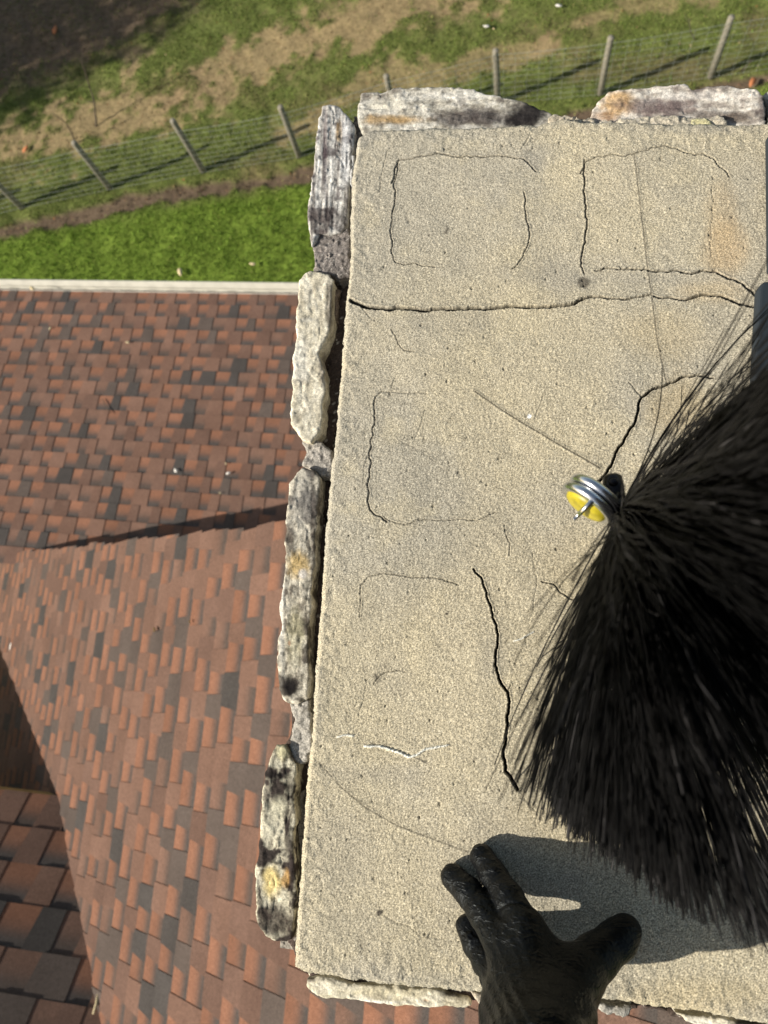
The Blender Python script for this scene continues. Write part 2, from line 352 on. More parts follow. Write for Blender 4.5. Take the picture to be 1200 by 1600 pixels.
# ------------------------------------------------------------------ the house: three shingled roofs
house = empty('house', (-3, -3, 0), label='house with brown and rust asphalt shingle roofs and a white gutter', cat='house')
ORG, BRN, TAN_, GRY, DRK = [np.array(c) for c in [(.36, .165, .102), (.225, .128, .095), (.27, .15, .108), (.155, .115, .097), (.105, .088, .08)]]
def shingles(name, P0, U, V, N, e, rows, span, per, seed, label, parent, es=None, tone=1., hue=(1, 1, 1)):
    tone = np.array(hue)*tone
    """courses of laminated shingles; U along the course, V up the slope; raised teeth over recessed shadow-band tabs"""
    r = random.Random(seed); Vt, Fc, Cl = [], [], []
    def quad(pts, cs):
        o = len(Vt); Vt.extend(P0+U*p[0]+V*p[1]+N*p[2] for p in pts); Fc.append((o, o+1, o+2, o+3)); Cl.extend(cs)
    v = 0.
    for k in range(rows):
        ee = e if es is None else es[min(k, len(es)-1)]
        u0, u1 = span(v, v+ee); u0 += r.uniform(-.012, .012) ; u1 += r.uniform(-.012, .012)
        v0, v1 = v, v+ee; T = .006; tt = .0038
        def zz(vv): return T*(1-(vv-v0)/ee)+.0012*math.sin(k*2.3+v0)
        u = u0-r.uniform(0, per); tooth = r.random() < .5
        while u < u1:
            wd = per*(r.choice([.36, .42, .5, .62]) if tooth else r.choice([.38, .46, .5, .58])); a, b = max(u, u0), min(u+wd, u1); u += wd
            if b-a < .004: tooth = not tooth; continue
            lift = r.uniform(0, .002)
            if tooth:
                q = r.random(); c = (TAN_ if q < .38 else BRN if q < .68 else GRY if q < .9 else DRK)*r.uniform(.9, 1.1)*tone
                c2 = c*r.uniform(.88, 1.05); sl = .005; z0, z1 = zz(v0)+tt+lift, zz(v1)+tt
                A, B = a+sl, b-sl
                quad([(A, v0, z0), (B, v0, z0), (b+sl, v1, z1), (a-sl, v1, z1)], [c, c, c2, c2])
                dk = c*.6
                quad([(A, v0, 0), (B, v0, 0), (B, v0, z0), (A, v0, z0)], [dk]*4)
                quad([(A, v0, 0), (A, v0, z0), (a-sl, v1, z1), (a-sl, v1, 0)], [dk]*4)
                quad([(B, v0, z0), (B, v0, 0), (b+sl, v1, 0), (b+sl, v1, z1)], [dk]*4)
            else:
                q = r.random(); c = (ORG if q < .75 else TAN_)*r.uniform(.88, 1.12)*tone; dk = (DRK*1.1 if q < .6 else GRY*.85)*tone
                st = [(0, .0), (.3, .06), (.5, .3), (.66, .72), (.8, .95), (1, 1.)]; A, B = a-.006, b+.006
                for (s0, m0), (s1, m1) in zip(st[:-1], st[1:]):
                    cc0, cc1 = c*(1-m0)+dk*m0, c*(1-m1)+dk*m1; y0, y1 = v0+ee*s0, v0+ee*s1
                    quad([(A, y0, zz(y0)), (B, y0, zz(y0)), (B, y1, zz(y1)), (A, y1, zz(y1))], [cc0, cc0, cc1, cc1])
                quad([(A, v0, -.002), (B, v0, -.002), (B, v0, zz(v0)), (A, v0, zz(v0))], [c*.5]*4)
            tooth = not tooth
        v = v1
    return mesh_obj(name, Vt, Fc, M['shingle'], parent, ccol=Cl, smooth=False, label=label), v

# lower roof, falling away from the camera to the gutter
p12 = math.radians(12); nU = np.array((0, math.sin(p12), math.cos(p12))); pu = at(230, 457, 6.3)
e0 = plane_at(0, 455, pu, nU); e1 = plane_at(465, 462, pu, nU); Uu = nrm(e1-e0); Uu = nrm(Uu-(Uu@nU)*nU); Vu = -np.cross(nU, Uu)
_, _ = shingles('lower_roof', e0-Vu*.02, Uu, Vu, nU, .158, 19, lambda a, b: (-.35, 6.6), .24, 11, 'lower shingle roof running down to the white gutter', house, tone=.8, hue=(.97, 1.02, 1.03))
# main roof, falling to the left
p40 = math.radians(40); nM = np.array((-math.sin(p40), 0, math.cos(p40))); pm = at(420, 1000, 3.)
Vm = np.array((math.cos(p40), 0, math.sin(p40))); Um = np.array((0, -1., 0))      # up the slope, along the courses towards -Y
ra, rb = plane_at(0, 867, pm, nM), plane_at(447, 820, pm, nM)
va, vb = 0., (rb-ra)@Vm; ua, ub = 0., (rb-ra)@Um
low = 2.96
ridgeX = .95; vr = (ridgeX-ra[0])/math.cos(p40)
def mspan(v0, v1): v = v0-low; return (ua+(ub-ua)*(v-va)/(vb-va), 5.2)
rows = int((vr+low)/.138)
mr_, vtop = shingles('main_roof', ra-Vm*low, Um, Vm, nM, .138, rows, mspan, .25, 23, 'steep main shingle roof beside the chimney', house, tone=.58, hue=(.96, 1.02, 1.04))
# dormer roof at lower left
vall = plane_at(90, 1245, pm, nM); nD = np.array((0, math.sin(p40), math.cos(p40))); Ud = np.array((1., 0, 0)); Vd = np.array((0, -math.cos(p40), math.sin(p40)))
vtop_ = plane_at(155, 1600, pm, nM); slope = (vtop_[0]-vall[0])/((vtop_-vall)@Vd)
OD = vall+nD*.004
es = []
ysd = [1245, 1292, 1341, 1395, 1454, 1514, 1583]
for a, b in zip(ysd[:-1], ysd[1:]): es.append(float(np.linalg.norm(plane_at(60, a, vall, nD)-plane_at(60, b, vall, nD))))
def dspan(v0, v1): return (-5.5, slope*v1+.07)
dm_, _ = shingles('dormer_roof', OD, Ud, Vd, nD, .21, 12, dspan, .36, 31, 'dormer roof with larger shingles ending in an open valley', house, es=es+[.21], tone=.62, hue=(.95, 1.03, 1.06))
# decks under the shingles, rake and eave trim, walls
def slab(P, u0, u1, v0, v1, U, V, N, t=.03, top=-.006):
    return prism([P+U*a+V*b+N*top for a, b in ((u0, v0), (u1, v0), (u1, v1), (u0, v1))], -N*t)
eaveD = OD
parts = [slab(e0-Vu*.02, -.35, 6.6, 0, 2.92, Uu, Vu, nU)]
v_, f_ = join(parts); mesh_obj('roof_deck', v_, f_, M['deck'], house, smooth=False)
Pm = ra-Vm*low
def mp(u, v, n): return Pm+Um*u+Vm*v+nM*n
q = mspan(0, 0)[0]; q2 = mspan(vtop, 0)[0]
poly = [mp(q+.03, 0, -.008), mp(5.2, 0, -.008), mp(5.2, vtop, -.008), mp(q2+.03, vtop, -.008)]
v_, f_ = prism(poly, -nM*.04); mesh_obj('roof_deck', v_, f_, M['deck'], house, smooth=False)
poly = [mp(q+.008, 0, -.003), mp(q+.03, 0, -.003), mp(q2+.03, vtop, -.003), mp(q2+.008, vtop, -.003)]
v_, f_ = prism(poly, -nM*.16); mesh_obj('rake_board', v_, f_, M['flash'], house, smooth=False)
# back slope beyond the ridge
Rt = mp(q2, vtop, -.008); Rb = mp(5.2, vtop, -.008); dn = np.array((math.cos(p40), 0, -math.sin(p40)))*5
v_, f_ = prism([Rt, Rb, Rb+dn, Rt+dn], (0, 0, -.05)); mesh_obj('back_slope', v_, f_, M['deck'], house, smooth=False)
# dormer deck as a wedge
A, B = OD+Ud*-5.5, OD+Ud*(-.02); C2, D2 = OD+Ud*(slope*2.4-.02)+Vd*2.4, OD+Ud*-5.5+Vd*2.4
v_, f_ = prism([A-nD*.008, B-nD*.008, C2-nD*.008, D2-nD*.008], -nD*.03); mesh_obj('roof_deck', v_, f_, M['deck'], house, smooth=False)
v_, f_ = prism([A-nD*.003+Vd*-.004, B-nD*.003+Vd*-.004, B-nD*.003+Vd*.02, A-nD*.003+Vd*.02], (0, 0, -.09))
M['rim'] = mat('tan drip edge', .5, (.42, .28, .12), speck=[(20, .8, 1.2)])
mesh_obj('drip_edge', v_, f_, M['rim'], house, smooth=False)
# walls
xw0, xw1 = float(Pm[0])+.35, ridgeX+3.2; yw1 = float(ra[1])-.42; yw0 = -4.9
zt = lambda x: float(ra[2])+(x-ra[0])*math.tan(p40)-.14
wall = [(xw0, yw1, 0.02), (ridgeX, yw1, .02), (xw1, yw1, .02), (xw1, yw1, zt(ridgeX)-(xw1-ridgeX)*math.tan(p40)), (ridgeX, yw1, zt(ridgeX)-.02), (xw0, yw1, max(zt(xw0), .5))]
v_, f_ = prism(wall, (0, -.12, 0)); mesh_obj('wall', v_, f_, M['siding'], house, smooth=False)
v_, f_ = box(xw0, xw0+.12, yw0, yw1-.13, .02, max(zt(xw0), .5)-.05); mesh_obj('wall', v_, f_, M['siding'], house, smooth=False)
ex0, ex1 = float(e0[0])-.2, float(e0[0])+6.3; ey = float(e0[1])-.35
v_, f_ = box(ex0, ex1, ey-.12, ey, .02, float(e0[2])-.06); mesh_obj('wall', v_, f_, M['siding'], house, smooth=False)
v_, f_ = box(float(A[0])+.1, float(vall[0])-.5, float(A[1])-.35, float(A[1])-.25, float(A[2])-1.2, float(A[2])-.06); mesh_obj('wall', v_, f_, M['siding'], house, smooth=False)

# gutter with hangers
g0, g1 = e0-Uu*.35, e0+Uu*6.6; outd = np.cross(Uu, (0, 0, 1.)); outd = nrm(outd); outd = outd if outd[1] > 0 else -outd
prof = [(.0, .0), (.0, -.1), (.012, -.112), (.095, -.112), (.112, -.09), (.104, -.05), (.128, -.012), (.14, .004), (.128, .008), (.118, -.008), (.096, -.05), (.1, -.086), (.09, -.1), (.014, -.1), (.006, -.09), (.006, .0)]
def gp(P, s): return P+outd*(s[0]*.88+.008)+np.array((0, 0, s[1]+.012))
n = len(prof); V = [gp(g0, s) for s in prof]+[gp(g1, s) for s in prof]
Fq = [(i, (i+1) % n, n+(i+1) % n, n+i) for i in range(n)]+[tuple(range(n))[::-1], tuple(range(n, 2*n))]
gut = mesh_obj('gutter', V, Fq, M['gutter'], house, smooth=False, label='white gutter with silt and thin hangers')
V = []; K = 200
for i in range(K+1):
    P = g0+(g1-g0)*i/K
    for s in (.012, .05, .09): V.append(gp(P, (s, -.045+.012*math.sin(i*.9+s*60)+rnd.uniform(-.008, .008))))
Fq = [(3*i+j, 3*i+j+1, 3*i+j+4, 3*i+j+3) for i in range(K) for j in (0, 1)]
mesh_obj('silt', V, Fq, M['debris'], gut)
for x in [-60, 3, 77, 149, 219, 310, 388, 470]:
    t = (plane_at(x, 455, pu, nU)-g0)@Uu; P = g0+Uu*t
    pr = [gp(P, s)+Uu*dx for dx, s in ((0, (.0, .004)), (.022, (.0, .004)), (.022, (.128, .012)), (0, (.128, .012)))]
    a_ = prism(pr, (0, 0, .004)); b_ = tube([gp(P, (.12, .012)), gp(P+Uu*.1, (.02, .0))], .004, 6)
    v_, f_ = join([a_, b_]); mesh_obj('hanger', v_, f_, M['gutter'], gut, smooth=False)

# leaves and bits on the roofs
def roof_bit(p, pl, r, m, lb):
    P = plane_at(*p, pl[0], pl[1])+pl[1]*.012; flat_leaf('fallen_leaf', P, r, M[m], lb, 'leaf', 'dead leaves lying on the roofs', pl[1])
UP, MP = (pu, nU), (pm, nM)
roof_bit((276, 737), UP, .026, 'leaf_white', 'white elongated leaf on the lower roof right of its middle')
roof_bit((358, 741), UP, .022, 'leaf_white', 'pale slanted leaf on the lower roof nearest the chimney')
roof_bit((354, 726), UP, .012, 'leaf_tan', 'tiny tan leaf just above the pale slanted leaf on the lower roof')
roof_bit((201, 537), UP, .024, 'leaf_tan', 'yellowish curled leaf in the upper middle of the lower roof')
roof_bit((80, 515), UP, .018, 'leaf_tan', 'small tan leaf near the gutter at the left of the lower roof')
roof_bit((345, 772), UP, .012, 'leaf_tan', 'tiny tan leaf low on the lower roof above the dark rake shadow')
roof_bit((52, 453), (pu+nU*.03, nU), .04, 'leaf_tan', 'tan leaf caught in the white gutter at left')
M['leaf_dark'] = mat('dark dead leaf', .8, (.1, .06, .02), speck=[(60, .8, 1.2)])
roof_bit((247, 984), MP, .02, 'leaf_dark', 'dark curled leaf in the middle of the main roof')
roof_bit((302, 972), MP, .011, 'leaf_dark', 'tiny dark leaf between the curled leaf and the chimney on the main roof')
roof_bit((21, 1010), MP, .03, 'leaf_white', 'white leaf at the far left of the main roof')
tw = [plane_at(x, y, vall, nD)+nD*.03 for x, y in ((156, 1556), (154, 1572), (149, 1588))]
v_, f_ = tube(tw, [.005, .008, .006], 7); mesh_obj('fallen_twig', v_, f_, M['leaf_tan'], label='short tan twig lying on the shingle end in the valley at lower left', cat='twig')
tw = [plane_at(x, y, pu, nU)+nU*.02 for x, y in ((161, 625), (168, 638), (175, 648))]
v_, f_ = tube(tw, [.003, .004, .003], 6); mesh_obj('fallen_twig', v_, f_, M['bark'], label='thin curved twig on the lower roof left of its middle', cat='twig')

# ------------------------------------------------------------------ chimney
CD = 0.62                                            # crown surface, metres below the camera
chim = empty('chimney', (.15, .15, CZ-3.0), label='stone chimney with a cracked sand concrete crown ringed by weathered stones', cat='chimney')
def W2(pts, depth=CD): return np.array([at(x, y, depth)[:2] for x, y in pts])
def resample(P, n):
    P = np.asarray(P, float); s = np.r_[0, np.cumsum(np.hypot(*np.diff(P, axis=0).T))]; t = np.linspace(0, s[-1], n)
    return np.stack([np.interp(t, s, P[:, i]) for i in (0, 1)], 1)
Lp = [(459, 1514), (459, 1480), (462, 1430), (467, 1370), (472, 1280), (478, 1200), (484, 1160), (487, 1110), (491, 1050), (498, 960), (505, 860), (513, 760), (521, 700), (526, 640), (532, 570), (536, 520), (540, 470), (545, 430), (546, 330), (550, 262), (559, 215)]
Tp = [(559, 212), (585, 199), (640, 198), (700, 196), (760, 196), (815, 192), (840, 194), (862, 187), (880, 180), (905, 187), (960, 187), (1030, 190), (1100, 190), (1200, 188), (1300, 187)]
Bp = [(459, 1514), (470, 1521), (500, 1525), (560, 1535), (640, 1545), (700, 1551), (745, 1554), (850, 1559), (940, 1566), (1000, 1574), (1100, 1588), (1200, 1602), (1300, 1617)]
Lw, Tw, Bw = W2(Lp), W2(Tp), W2(Bp)
XR = float(Tw[-1][0]); xe = .62
us = list(np.arange(0, 1, 1/560.)); us = np.array(us+[1.0]); NV = 1010; vs = np.linspace(0, 1, NV)
Lc = resample(Lw, NV); Tc = resample(Tw, len(us)); Bc = resample(Bw, len(us)); Rc = np.stack((np.linspace(Bw[-1][0], XR, NV), np.linspace(Bw[-1][1], Tw[-1][1], NV)), 1)
U_, V_ = np.meshgrid(us, vs, indexing='ij')
def coons(i):
    return (1-U_)*Lc[None, :, i]+U_*Rc[None, :, i]+(1-V_)*Bc[:, None, i]+V_*Tc[:, None, i] \
        - ((1-U_)*(1-V_)*Lc[0, i]+U_*(1-V_)*Bc[-1, i]+(1-U_)*V_*Lc[-1, i]+U_*V_*Tc[-1, i])
CX, CY = coons(0), coons(1)
eu, ev0, ev1 = U_*.43, V_*.76, (1-V_)*.76            # metres from the left, bottom and top edges
ed = np.minimum(np.minimum(eu, ev0), ev1)
rough_e = sstep(.02, 0, ed)
CX = CX+(fbm(CX*190, CY*190, 1., 4, .85)-.5)*.0036*rough_e+(fbm(CX*60, CY*60, 4., 2)-.5)*.0014*rough_e
CY = CY+(fbm(CX*190, CY*190, 8., 4, .85)-.5)*.0040*rough_e+(fbm(CX*60, CY*60, 14., 2)-.5)*.002*rough_e
Zc = np.zeros_like(CX)
Zc += (fbm(CX*9, CY*9, 1., 3)-.5)*.006+(fbm(CX*45, CY*45, 2., 3)-.5)*.0016
grain = rng.random(CX.shape).astype(np.float32)
lump = sstep(.05, 0, ed)*(fbm(CX*180, CY*180, 6., 3)-.5)
Zc += (grain-.5)*.00062+(fbm(CX*520, CY*520, 3., 2)-.5)*.0004+lump*.0022
Zc -= .006*np.clip(1-ed/.006, 0, 1)**2
PX, PY = pix(np.stack((CX, CY, np.full_like(CX, CZ-CD)), -1))
big = fbm(CX*7+3, CY*7, 5., 4, .55); mid = fbm(CX*28, CY*28, 7., 4, .6)
C = mixc((.50, .445, .335), (.43, .395, .325), sstep(.35, .65, big)); C = mixc(C, (.56, .49, .345), sstep(.5, .75, mid)*.35)
C *= (.72+.56*grain)[..., None]
bright = rng.random(CX.shape); C = mixc(C, (.72, .68, .58), (bright > .972)*.6); C = mixc(C, (.16, .14, .11), (bright < .035)*.55)
def spot(x, y, rx, ry, nz=.6): return sstep(1.15, .3, np.hypot((PX-x)/rx, (PY-y)/ry)+(mid-.5)*nz)
C = mixc(C, (.52, .33, .15), spot(1135, 390, 42, 52)*.36); C = mixc(C, (.52, .36, .18), spot(1128, 335, 30, 60)*.25); C = mixc(C, (.52, .37, .19), spot(1110, 455, 70, 22)*.25)
C = mixc(C, (.47, .35, .17), spot(1060, 640, 70, 60)*.35); C = mixc(C, (.49, .37, .18), spot(1040, 520, 90, 50)*.22)
C = mixc(C, (.47, .37, .2), spot(870, 1300, 130, 60)*.18); C = mixc(C, (.5, .4, .22), spot(1100, 1560, 140, 40)*.3); C = mixc(C, (.48, .38, .2), spot(900, 880, 60, 90)*.2)
for x, y, rx, ry, a in [(840, 430, 75, 30, .35), (690, 500, 150, 35, .18), (1060, 432, 120, 16, .3), (912, 440, 30, 18, .25), (575, 210, 26, 30, .45), (600, 1210, 120, 22, .25), (530, 1330, 60, 90, .22), (770, 1040, 26, 60, .25),
                        (995, 640, 22, 40, .3), (830, 250, 24, 26, .35), (1080, 200, 150, 14, .3), (555, 640, 22, 60, .2), (620, 1060, 50, 40, .14), (560, 1450, 90, 40, .16), (650, 190, 80, 18, .25), (760, 800, 60, 100, .1)]:
    C = mixc(C, (.30, .285, .26), spot(x, y, rx, ry, 1.)*a)
C = mixc(C, (.33, .32, .3), rough_e*.35*sstep(.4, .6, mid))
for x, y, s, a in [(912, 440, 8, .75), (593, 1426, 5.5, .95), (597, 1424, 3, .9), (698, 959, 2.6, .95), (709, 1533, 3, .9), (670, 270+0, 2, .6), (697, 362, 3, .7), (699, 357, 2.5, .7), (670, 367, 2, .7), (821, 650, 3, .7), (586, 1056, 4.5, .55), (590, 1063, 4, .5),
                   (583, 1213, 3, .5), (641, 883, 2.4, .5), (733, 978, 2.6, .5), (721, 1008, 3, .5), (738, 1120, 3, .5), (772, 835, 2, .5), (756, 276, 2.5, .6), (702, 233, 3.2, .5), (694, 572, 2.6, .5), (588, 1017, 2.5, .45)]:
    C = mixc(C, (.075, .065, .055), sstep(1.2, .6, np.hypot(PX-x, PY-y)/s+(mid-.5)*1.2)*a)
r2 = random.Random(12)
for _ in range(260):
    x, y = r2.uniform(480, 1180), r2.uniform(200, 1530); s = r2.uniform(.9, 2.0); i = np.hypot(PX-x, (PY-y)*r2.uniform(.6, 1)) < s; C[i] = C[i]*r2.uniform(.45, .8); Zc[i] -= .0008
i = np.hypot(PX-827, PY-650) < 3.5; C[i] = (.9, .9, .9)
# cracking, and thin cast shadows drawn as dark grooves: (points, width in photo pixels, depth m, darkness, wander)
def wander(pts, amp, seed):
    r = random.Random(seed); P = [np.array(p, float) for p in pts]
    for it in range(5):
        Q = [P[0]]
        for a, b in zip(P[:-1], P[1:]):
            L = np.hypot(*(b-a))
            if L > 3.2:
                n_ = np.array((-(b-a)[1], (b-a)[0]))/L; Q.append((a+b)/2+n_*r.uniform(-1, 1)*amp*min(L, 40)/17)
            Q.append(b)
        P = Q
    return P
crack_shadow_lines = [
 ([(548, 469), (562, 476), (578, 482), (600, 483), (650, 484), (700, 484), (740, 481), (790, 478), (815, 479), (850, 478), (885, 476), (912, 466)], 4.4, .012, 1, 2.4, (1.1, .8)),
 ([(912, 466), (940, 463), (960, 466), (985, 466), (1005, 462), (1018, 459)], 2.4, .006, .9, 2.5, (1, .6)),
 ([(1022, 462), (1050, 464), (1075, 467), (1110, 461), (1140, 466), (1165, 474), (1188, 478)], 2.9, .008, .95, 2.5, (.6, 1.4)),
 ([(930, 422), (958, 418), (985, 420), (1015, 422), (1055, 421), (1085, 426), (1105, 423), (1130, 430), (1150, 437), (1165, 447), (1182, 461)], 2.5, .007, .9, 3.5, (.4, 1.1)),
 ([(913, 250), (912, 275), (912, 300), (915, 335), (915, 365), (911, 390), (908, 405), (912, 425)], 2.0, .005, .8, 3, (1, .8)),
 ([(907, 272), (916, 252), (930, 247), (955, 243), (985, 243), (1002, 238), (1020, 232), (1050, 232), (1075, 240), (1100, 240), (1115, 248), (1128, 262), (1140, 276)], 1.5, .004, .65, 3, (1, .9)),
 ([(612, 285), (617, 262), (622, 250), (640, 248), (665, 244), (700, 242), (720, 246), (745, 244), (770, 244), (800, 246), (818, 248), (830, 260), (838, 268)], 1.6, .004, .7, 3, (1, .9)),
 ([(620, 252), (615, 290), (613, 330), (611, 370), (611, 392), (618, 410), (630, 414), (655, 414), (680, 418)], 1.5, .004, .7, 3, (1, .3)),
 ([(818, 300), (821, 330), (827, 355), (824, 385), (815, 405), (800, 420)], 1.7, .004, .75, 2.5, (.8, .5)),
 ([(592, 300), (597, 270), (604, 240), (610, 230)], 1.1, .002, .4, 3, (.5, .5)),
 ([(586, 622), (584, 650), (583, 680), (577, 706), (578, 740), (576, 775), (578, 795), (588, 806), (605, 816)], 1.9, .004, .75, 4, (.5, 1)),
 ([(576, 710), (569, 730), (568, 755)], 1.1, .002, .5, 3, (1, .4)),
 ([(586, 622), (595, 612), (612, 611), (640, 614), (668, 615)], 1.2, .003, .5, 2.5, (1, .4)),
 ([(611, 606), (619, 586)], 1.1, .002, .5, 1, (1, .4)), ([(612, 516), (622, 538), (632, 548), (648, 550)], 1.3, .003, .6, 2, (.5, .6)),
 ([(600, 808), (635, 820), (665, 812), (700, 813), (735, 813), (755, 810), (775, 800)], 1.3, .003, .55, 2.5, (.7, .5)),
 ([(788, 820), (790, 835), (797, 850), (795, 868)], 1.3, .003, .6, 2, (.5, .8)), ([(665, 640), (655, 670), (649, 685)], 1.0, .002, .4, 2, (.5, .5)),
 ([(849, 615), (840, 640), (836, 657)], 1.0, .002, .45, 2, (.5, .5)),
 ([(562, 965), (564, 915), (575, 902), (600, 896), (640, 902), (690, 905), (706, 910), (716, 914)], 1.4, .003, .6, 2, (.2, 1)),
 ([(740, 889), (752, 902), (760, 925), (768, 950), (776, 978), (778, 1005), (774, 1025), (777, 1050), (786, 1072), (794, 1082), (792, 1120), (790, 1160), (790, 1205), (800, 1218), (809, 1234)], 3.8, .009, 1, 2.4, (.35, 1.)),
 ([(793, 1082), (798, 1070)], 1.5, .004, .8, 1, (1, .4)), ([(775, 1035), (771, 1052)], 1.2, .003, .6, 1, (1, .4)),
 ([(812, 1236), (832, 1262), (840, 1272), (836, 1290)], 1.0, .002, .4, 2, (1, .4)),
 ([(935, 752), (948, 738), (960, 716), (966, 700), (978, 682), (990, 665), (998, 635), (1002, 622), (1014, 612), (1030, 604), (1050, 597), (1068, 588), (1090, 585), (1115, 590)], 2.9, .008, 1, 2.6, (1, .6)),
 ([(1003, 620), (992, 608), (982, 596)], 1.2, .003, .5, 1.5, (1, .5)),
 ([(846, 908), (864, 912), (875, 925), (890, 935), (910, 938), (925, 947)], 1.9, .005, .75, 2, (.5, 1)), ([(832, 862), (835, 890), (840, 905), (834, 960)], 1., .002, .35, 1.5, (1, .4)),
 ([(583, 1070), (593, 1056), (605, 1050), (618, 1048), (635, 1051)], 1.3, .003, .55, 2, (1, .5)), ([(565, 480), (576, 495), (586, 503)], 1.0, .002, .4, 2, (1, .4)),
 ([(560, 1120), (570, 1080), (575, 1060)], .9, .002, .3, 2, (1, .4)), ([(600, 1430), (660, 1465), (700, 1471), (740, 1470)], .9, .002, .35, 2.5, (1, .5)),
 ([(990, 245), (1000, 320), (1010, 400), (1018, 455), (1026, 520), (1034, 560), (1042, 598)], 1.9, .0012, .65, .4, (.5, 1.)),  # soft shadow across the crown, painted as a dark shallow groove
 ([(740, 610), (800, 650), (850, 680), (900, 709), (938, 731)], 2.0, .0014, .85, .3, (.5, 1.)),  # cast shadow of a thin strand, put into colour and relief
 ([(498, 1192), (530, 1228), (570, 1262), (620, 1290), (680, 1312), (738, 1332)], 2.0, .0012, .6, .3, (.8, 1.1)), ([(622, 686), (660, 706), (700, 738)], 1.1, .001, .3, 1, (1, .4)),  # first stroke: a thin cast shadow, painted dark and slightly grooved
 ([(1113, 290), (1114, 340), (1112, 372), (1112, 400)], .9, .002, .3, 2, (1, 1)), ([(1114, 318), (1150, 316), (1190, 318)], .8, .001, .25, 2, (1, 1)),
 ([(545, 410), (575, 425), (600, 420), (620, 405)], .9, .001, .3, 3, (1, .4)), ([(828, 208), (822, 222), (815, 232)], 1.2, .002, .5, 1.5, (.6, 1)),
 ([(640, 1170), (700, 1165), (745, 1150), (790, 1138)], .8, .001, .25, 2, (1, .4)), ([(688, 600-10), (690, 574)], .8, .001, .3, 2, (1, .4)),
]
def stroke(pts, wpx, taper, fn):
    n = len(pts)-1
    for j, (a, b) in enumerate(zip(pts[:-1], pts[1:])):
        t = (j+.5)/n; wp = wpx*(taper[0]+(taper[1]-taper[0])*t)*((.75+.5*r2.random()) if wpx < 2.8 else (.9+.2*r2.random())); m = 8
        box_ = (PX > min(a[0], b[0])-m) & (PX < max(a[0], b[0])+m) & (PY > min(a[1], b[1])-m) & (PY < max(a[1], b[1])+m)
        ii = np.nonzero(box_)
        if len(ii[0]): fn(ii, line_d(PX[ii], PY[ii], [a, b]), wp)
Gd = np.zeros_like(Zc); Gc = np.zeros_like(Zc); Gh = np.zeros_like(Zc)
for k, (pts, wpx, dep, dark, am, tp) in enumerate(crack_shadow_lines):
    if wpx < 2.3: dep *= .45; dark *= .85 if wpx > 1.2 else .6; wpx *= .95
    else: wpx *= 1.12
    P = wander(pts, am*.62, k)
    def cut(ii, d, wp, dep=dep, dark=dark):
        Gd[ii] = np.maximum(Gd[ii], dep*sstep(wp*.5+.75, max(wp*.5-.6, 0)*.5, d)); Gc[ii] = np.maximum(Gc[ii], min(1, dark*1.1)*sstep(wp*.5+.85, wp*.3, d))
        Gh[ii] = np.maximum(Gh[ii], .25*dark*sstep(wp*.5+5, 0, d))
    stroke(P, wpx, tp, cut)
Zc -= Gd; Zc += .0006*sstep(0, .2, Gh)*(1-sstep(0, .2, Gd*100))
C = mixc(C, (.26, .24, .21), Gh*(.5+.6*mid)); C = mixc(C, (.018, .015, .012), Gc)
for pts, wpx in [([(569, 1166), (590, 1166), (612, 1172), (632, 1180), (641, 1183), (650, 1180), (664, 1171), (686, 1167)], 2.6), ([(686, 1167), (700, 1164)], 1.2), ([(526, 1152), (536, 1149), (552, 1150)], 1.3), ([(803, 1002), (815, 998), (833, 988)], 1.1)]:
    P = wander(pts, .8, 77)
    def ridge(ii, d, wp):
        a = sstep(wp*.5+.8, wp*.3, d); Zc[ii] += .001*a; C[ii] = mixc(C[ii], (.86, .86, .82), a)
    stroke(P, wpx, (1, 1), ridge)
for pts in [[(648, 1184), (662, 1190), (667, 1192)], [(578, 1160), (586, 1166)]]:
    def dk(ii, d, wp):
        a = sstep(wp*.5+.8, wp*.3, d)*.7; C[ii] = mixc(C[ii], (.06, .055, .05), a)
    stroke(pts, 2, (1, 1), dk)
C = C*np.array((.90, .905, .87))
# mesh: top grid, rounded skirt on three sides and a plain continuation to the right, outside the frame
nu, nv = CX.shape; G = np.stack((CX, CY, Zc+CZ-CD), -1); idx = np.arange(nu*nv).reshape(nu, nv)
Q = [np.stack((idx[:-1, :-1], idx[1:, :-1], idx[1:, 1:], idx[:-1, 1:]), -1).reshape(-1, 4)]
VV = [G.reshape(-1, 3)]; CC = [C.reshape(-1, 3)]; base_n = nu*nv
rim = np.r_[idx[::-1, -1], idx[0, -2::-1], idx[1:, 0]]          # top edge right to left, left side down, bottom edge to the right
outn = np.r_[np.tile((0, 1), (nu, 1)), np.tile((-1, 0), (nv-1, 1)), np.tile((0, -1), (nu-1, 1))].astype(float)
prev = rim; rp = VV[0][rim]; rc = CC[0][rim]
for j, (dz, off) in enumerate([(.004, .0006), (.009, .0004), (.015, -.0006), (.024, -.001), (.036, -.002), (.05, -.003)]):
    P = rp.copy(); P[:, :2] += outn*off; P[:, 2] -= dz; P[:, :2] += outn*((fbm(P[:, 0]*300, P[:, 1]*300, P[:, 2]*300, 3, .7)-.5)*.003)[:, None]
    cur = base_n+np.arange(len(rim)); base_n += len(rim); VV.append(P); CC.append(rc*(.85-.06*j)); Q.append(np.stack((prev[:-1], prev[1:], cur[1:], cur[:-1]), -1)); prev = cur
mesh_obj('crown', np.concatenate(VV), np.concatenate(Q), M['crown'], chim, vcol=np.concatenate(CC), label='sandy tan concrete crown with long dark cracking and painted shadow lines')
yb, yt = float(Bw[-1][1]), float(Tw[-1][1]); nx_ = 60; ny_ = 160
gx, gy = np.meshgrid(np.linspace(XR, xe, nx_), np.linspace(0, 1, ny_), indexing='ij'); gy2 = (yb-.004)*(1-gy)+yt*gy
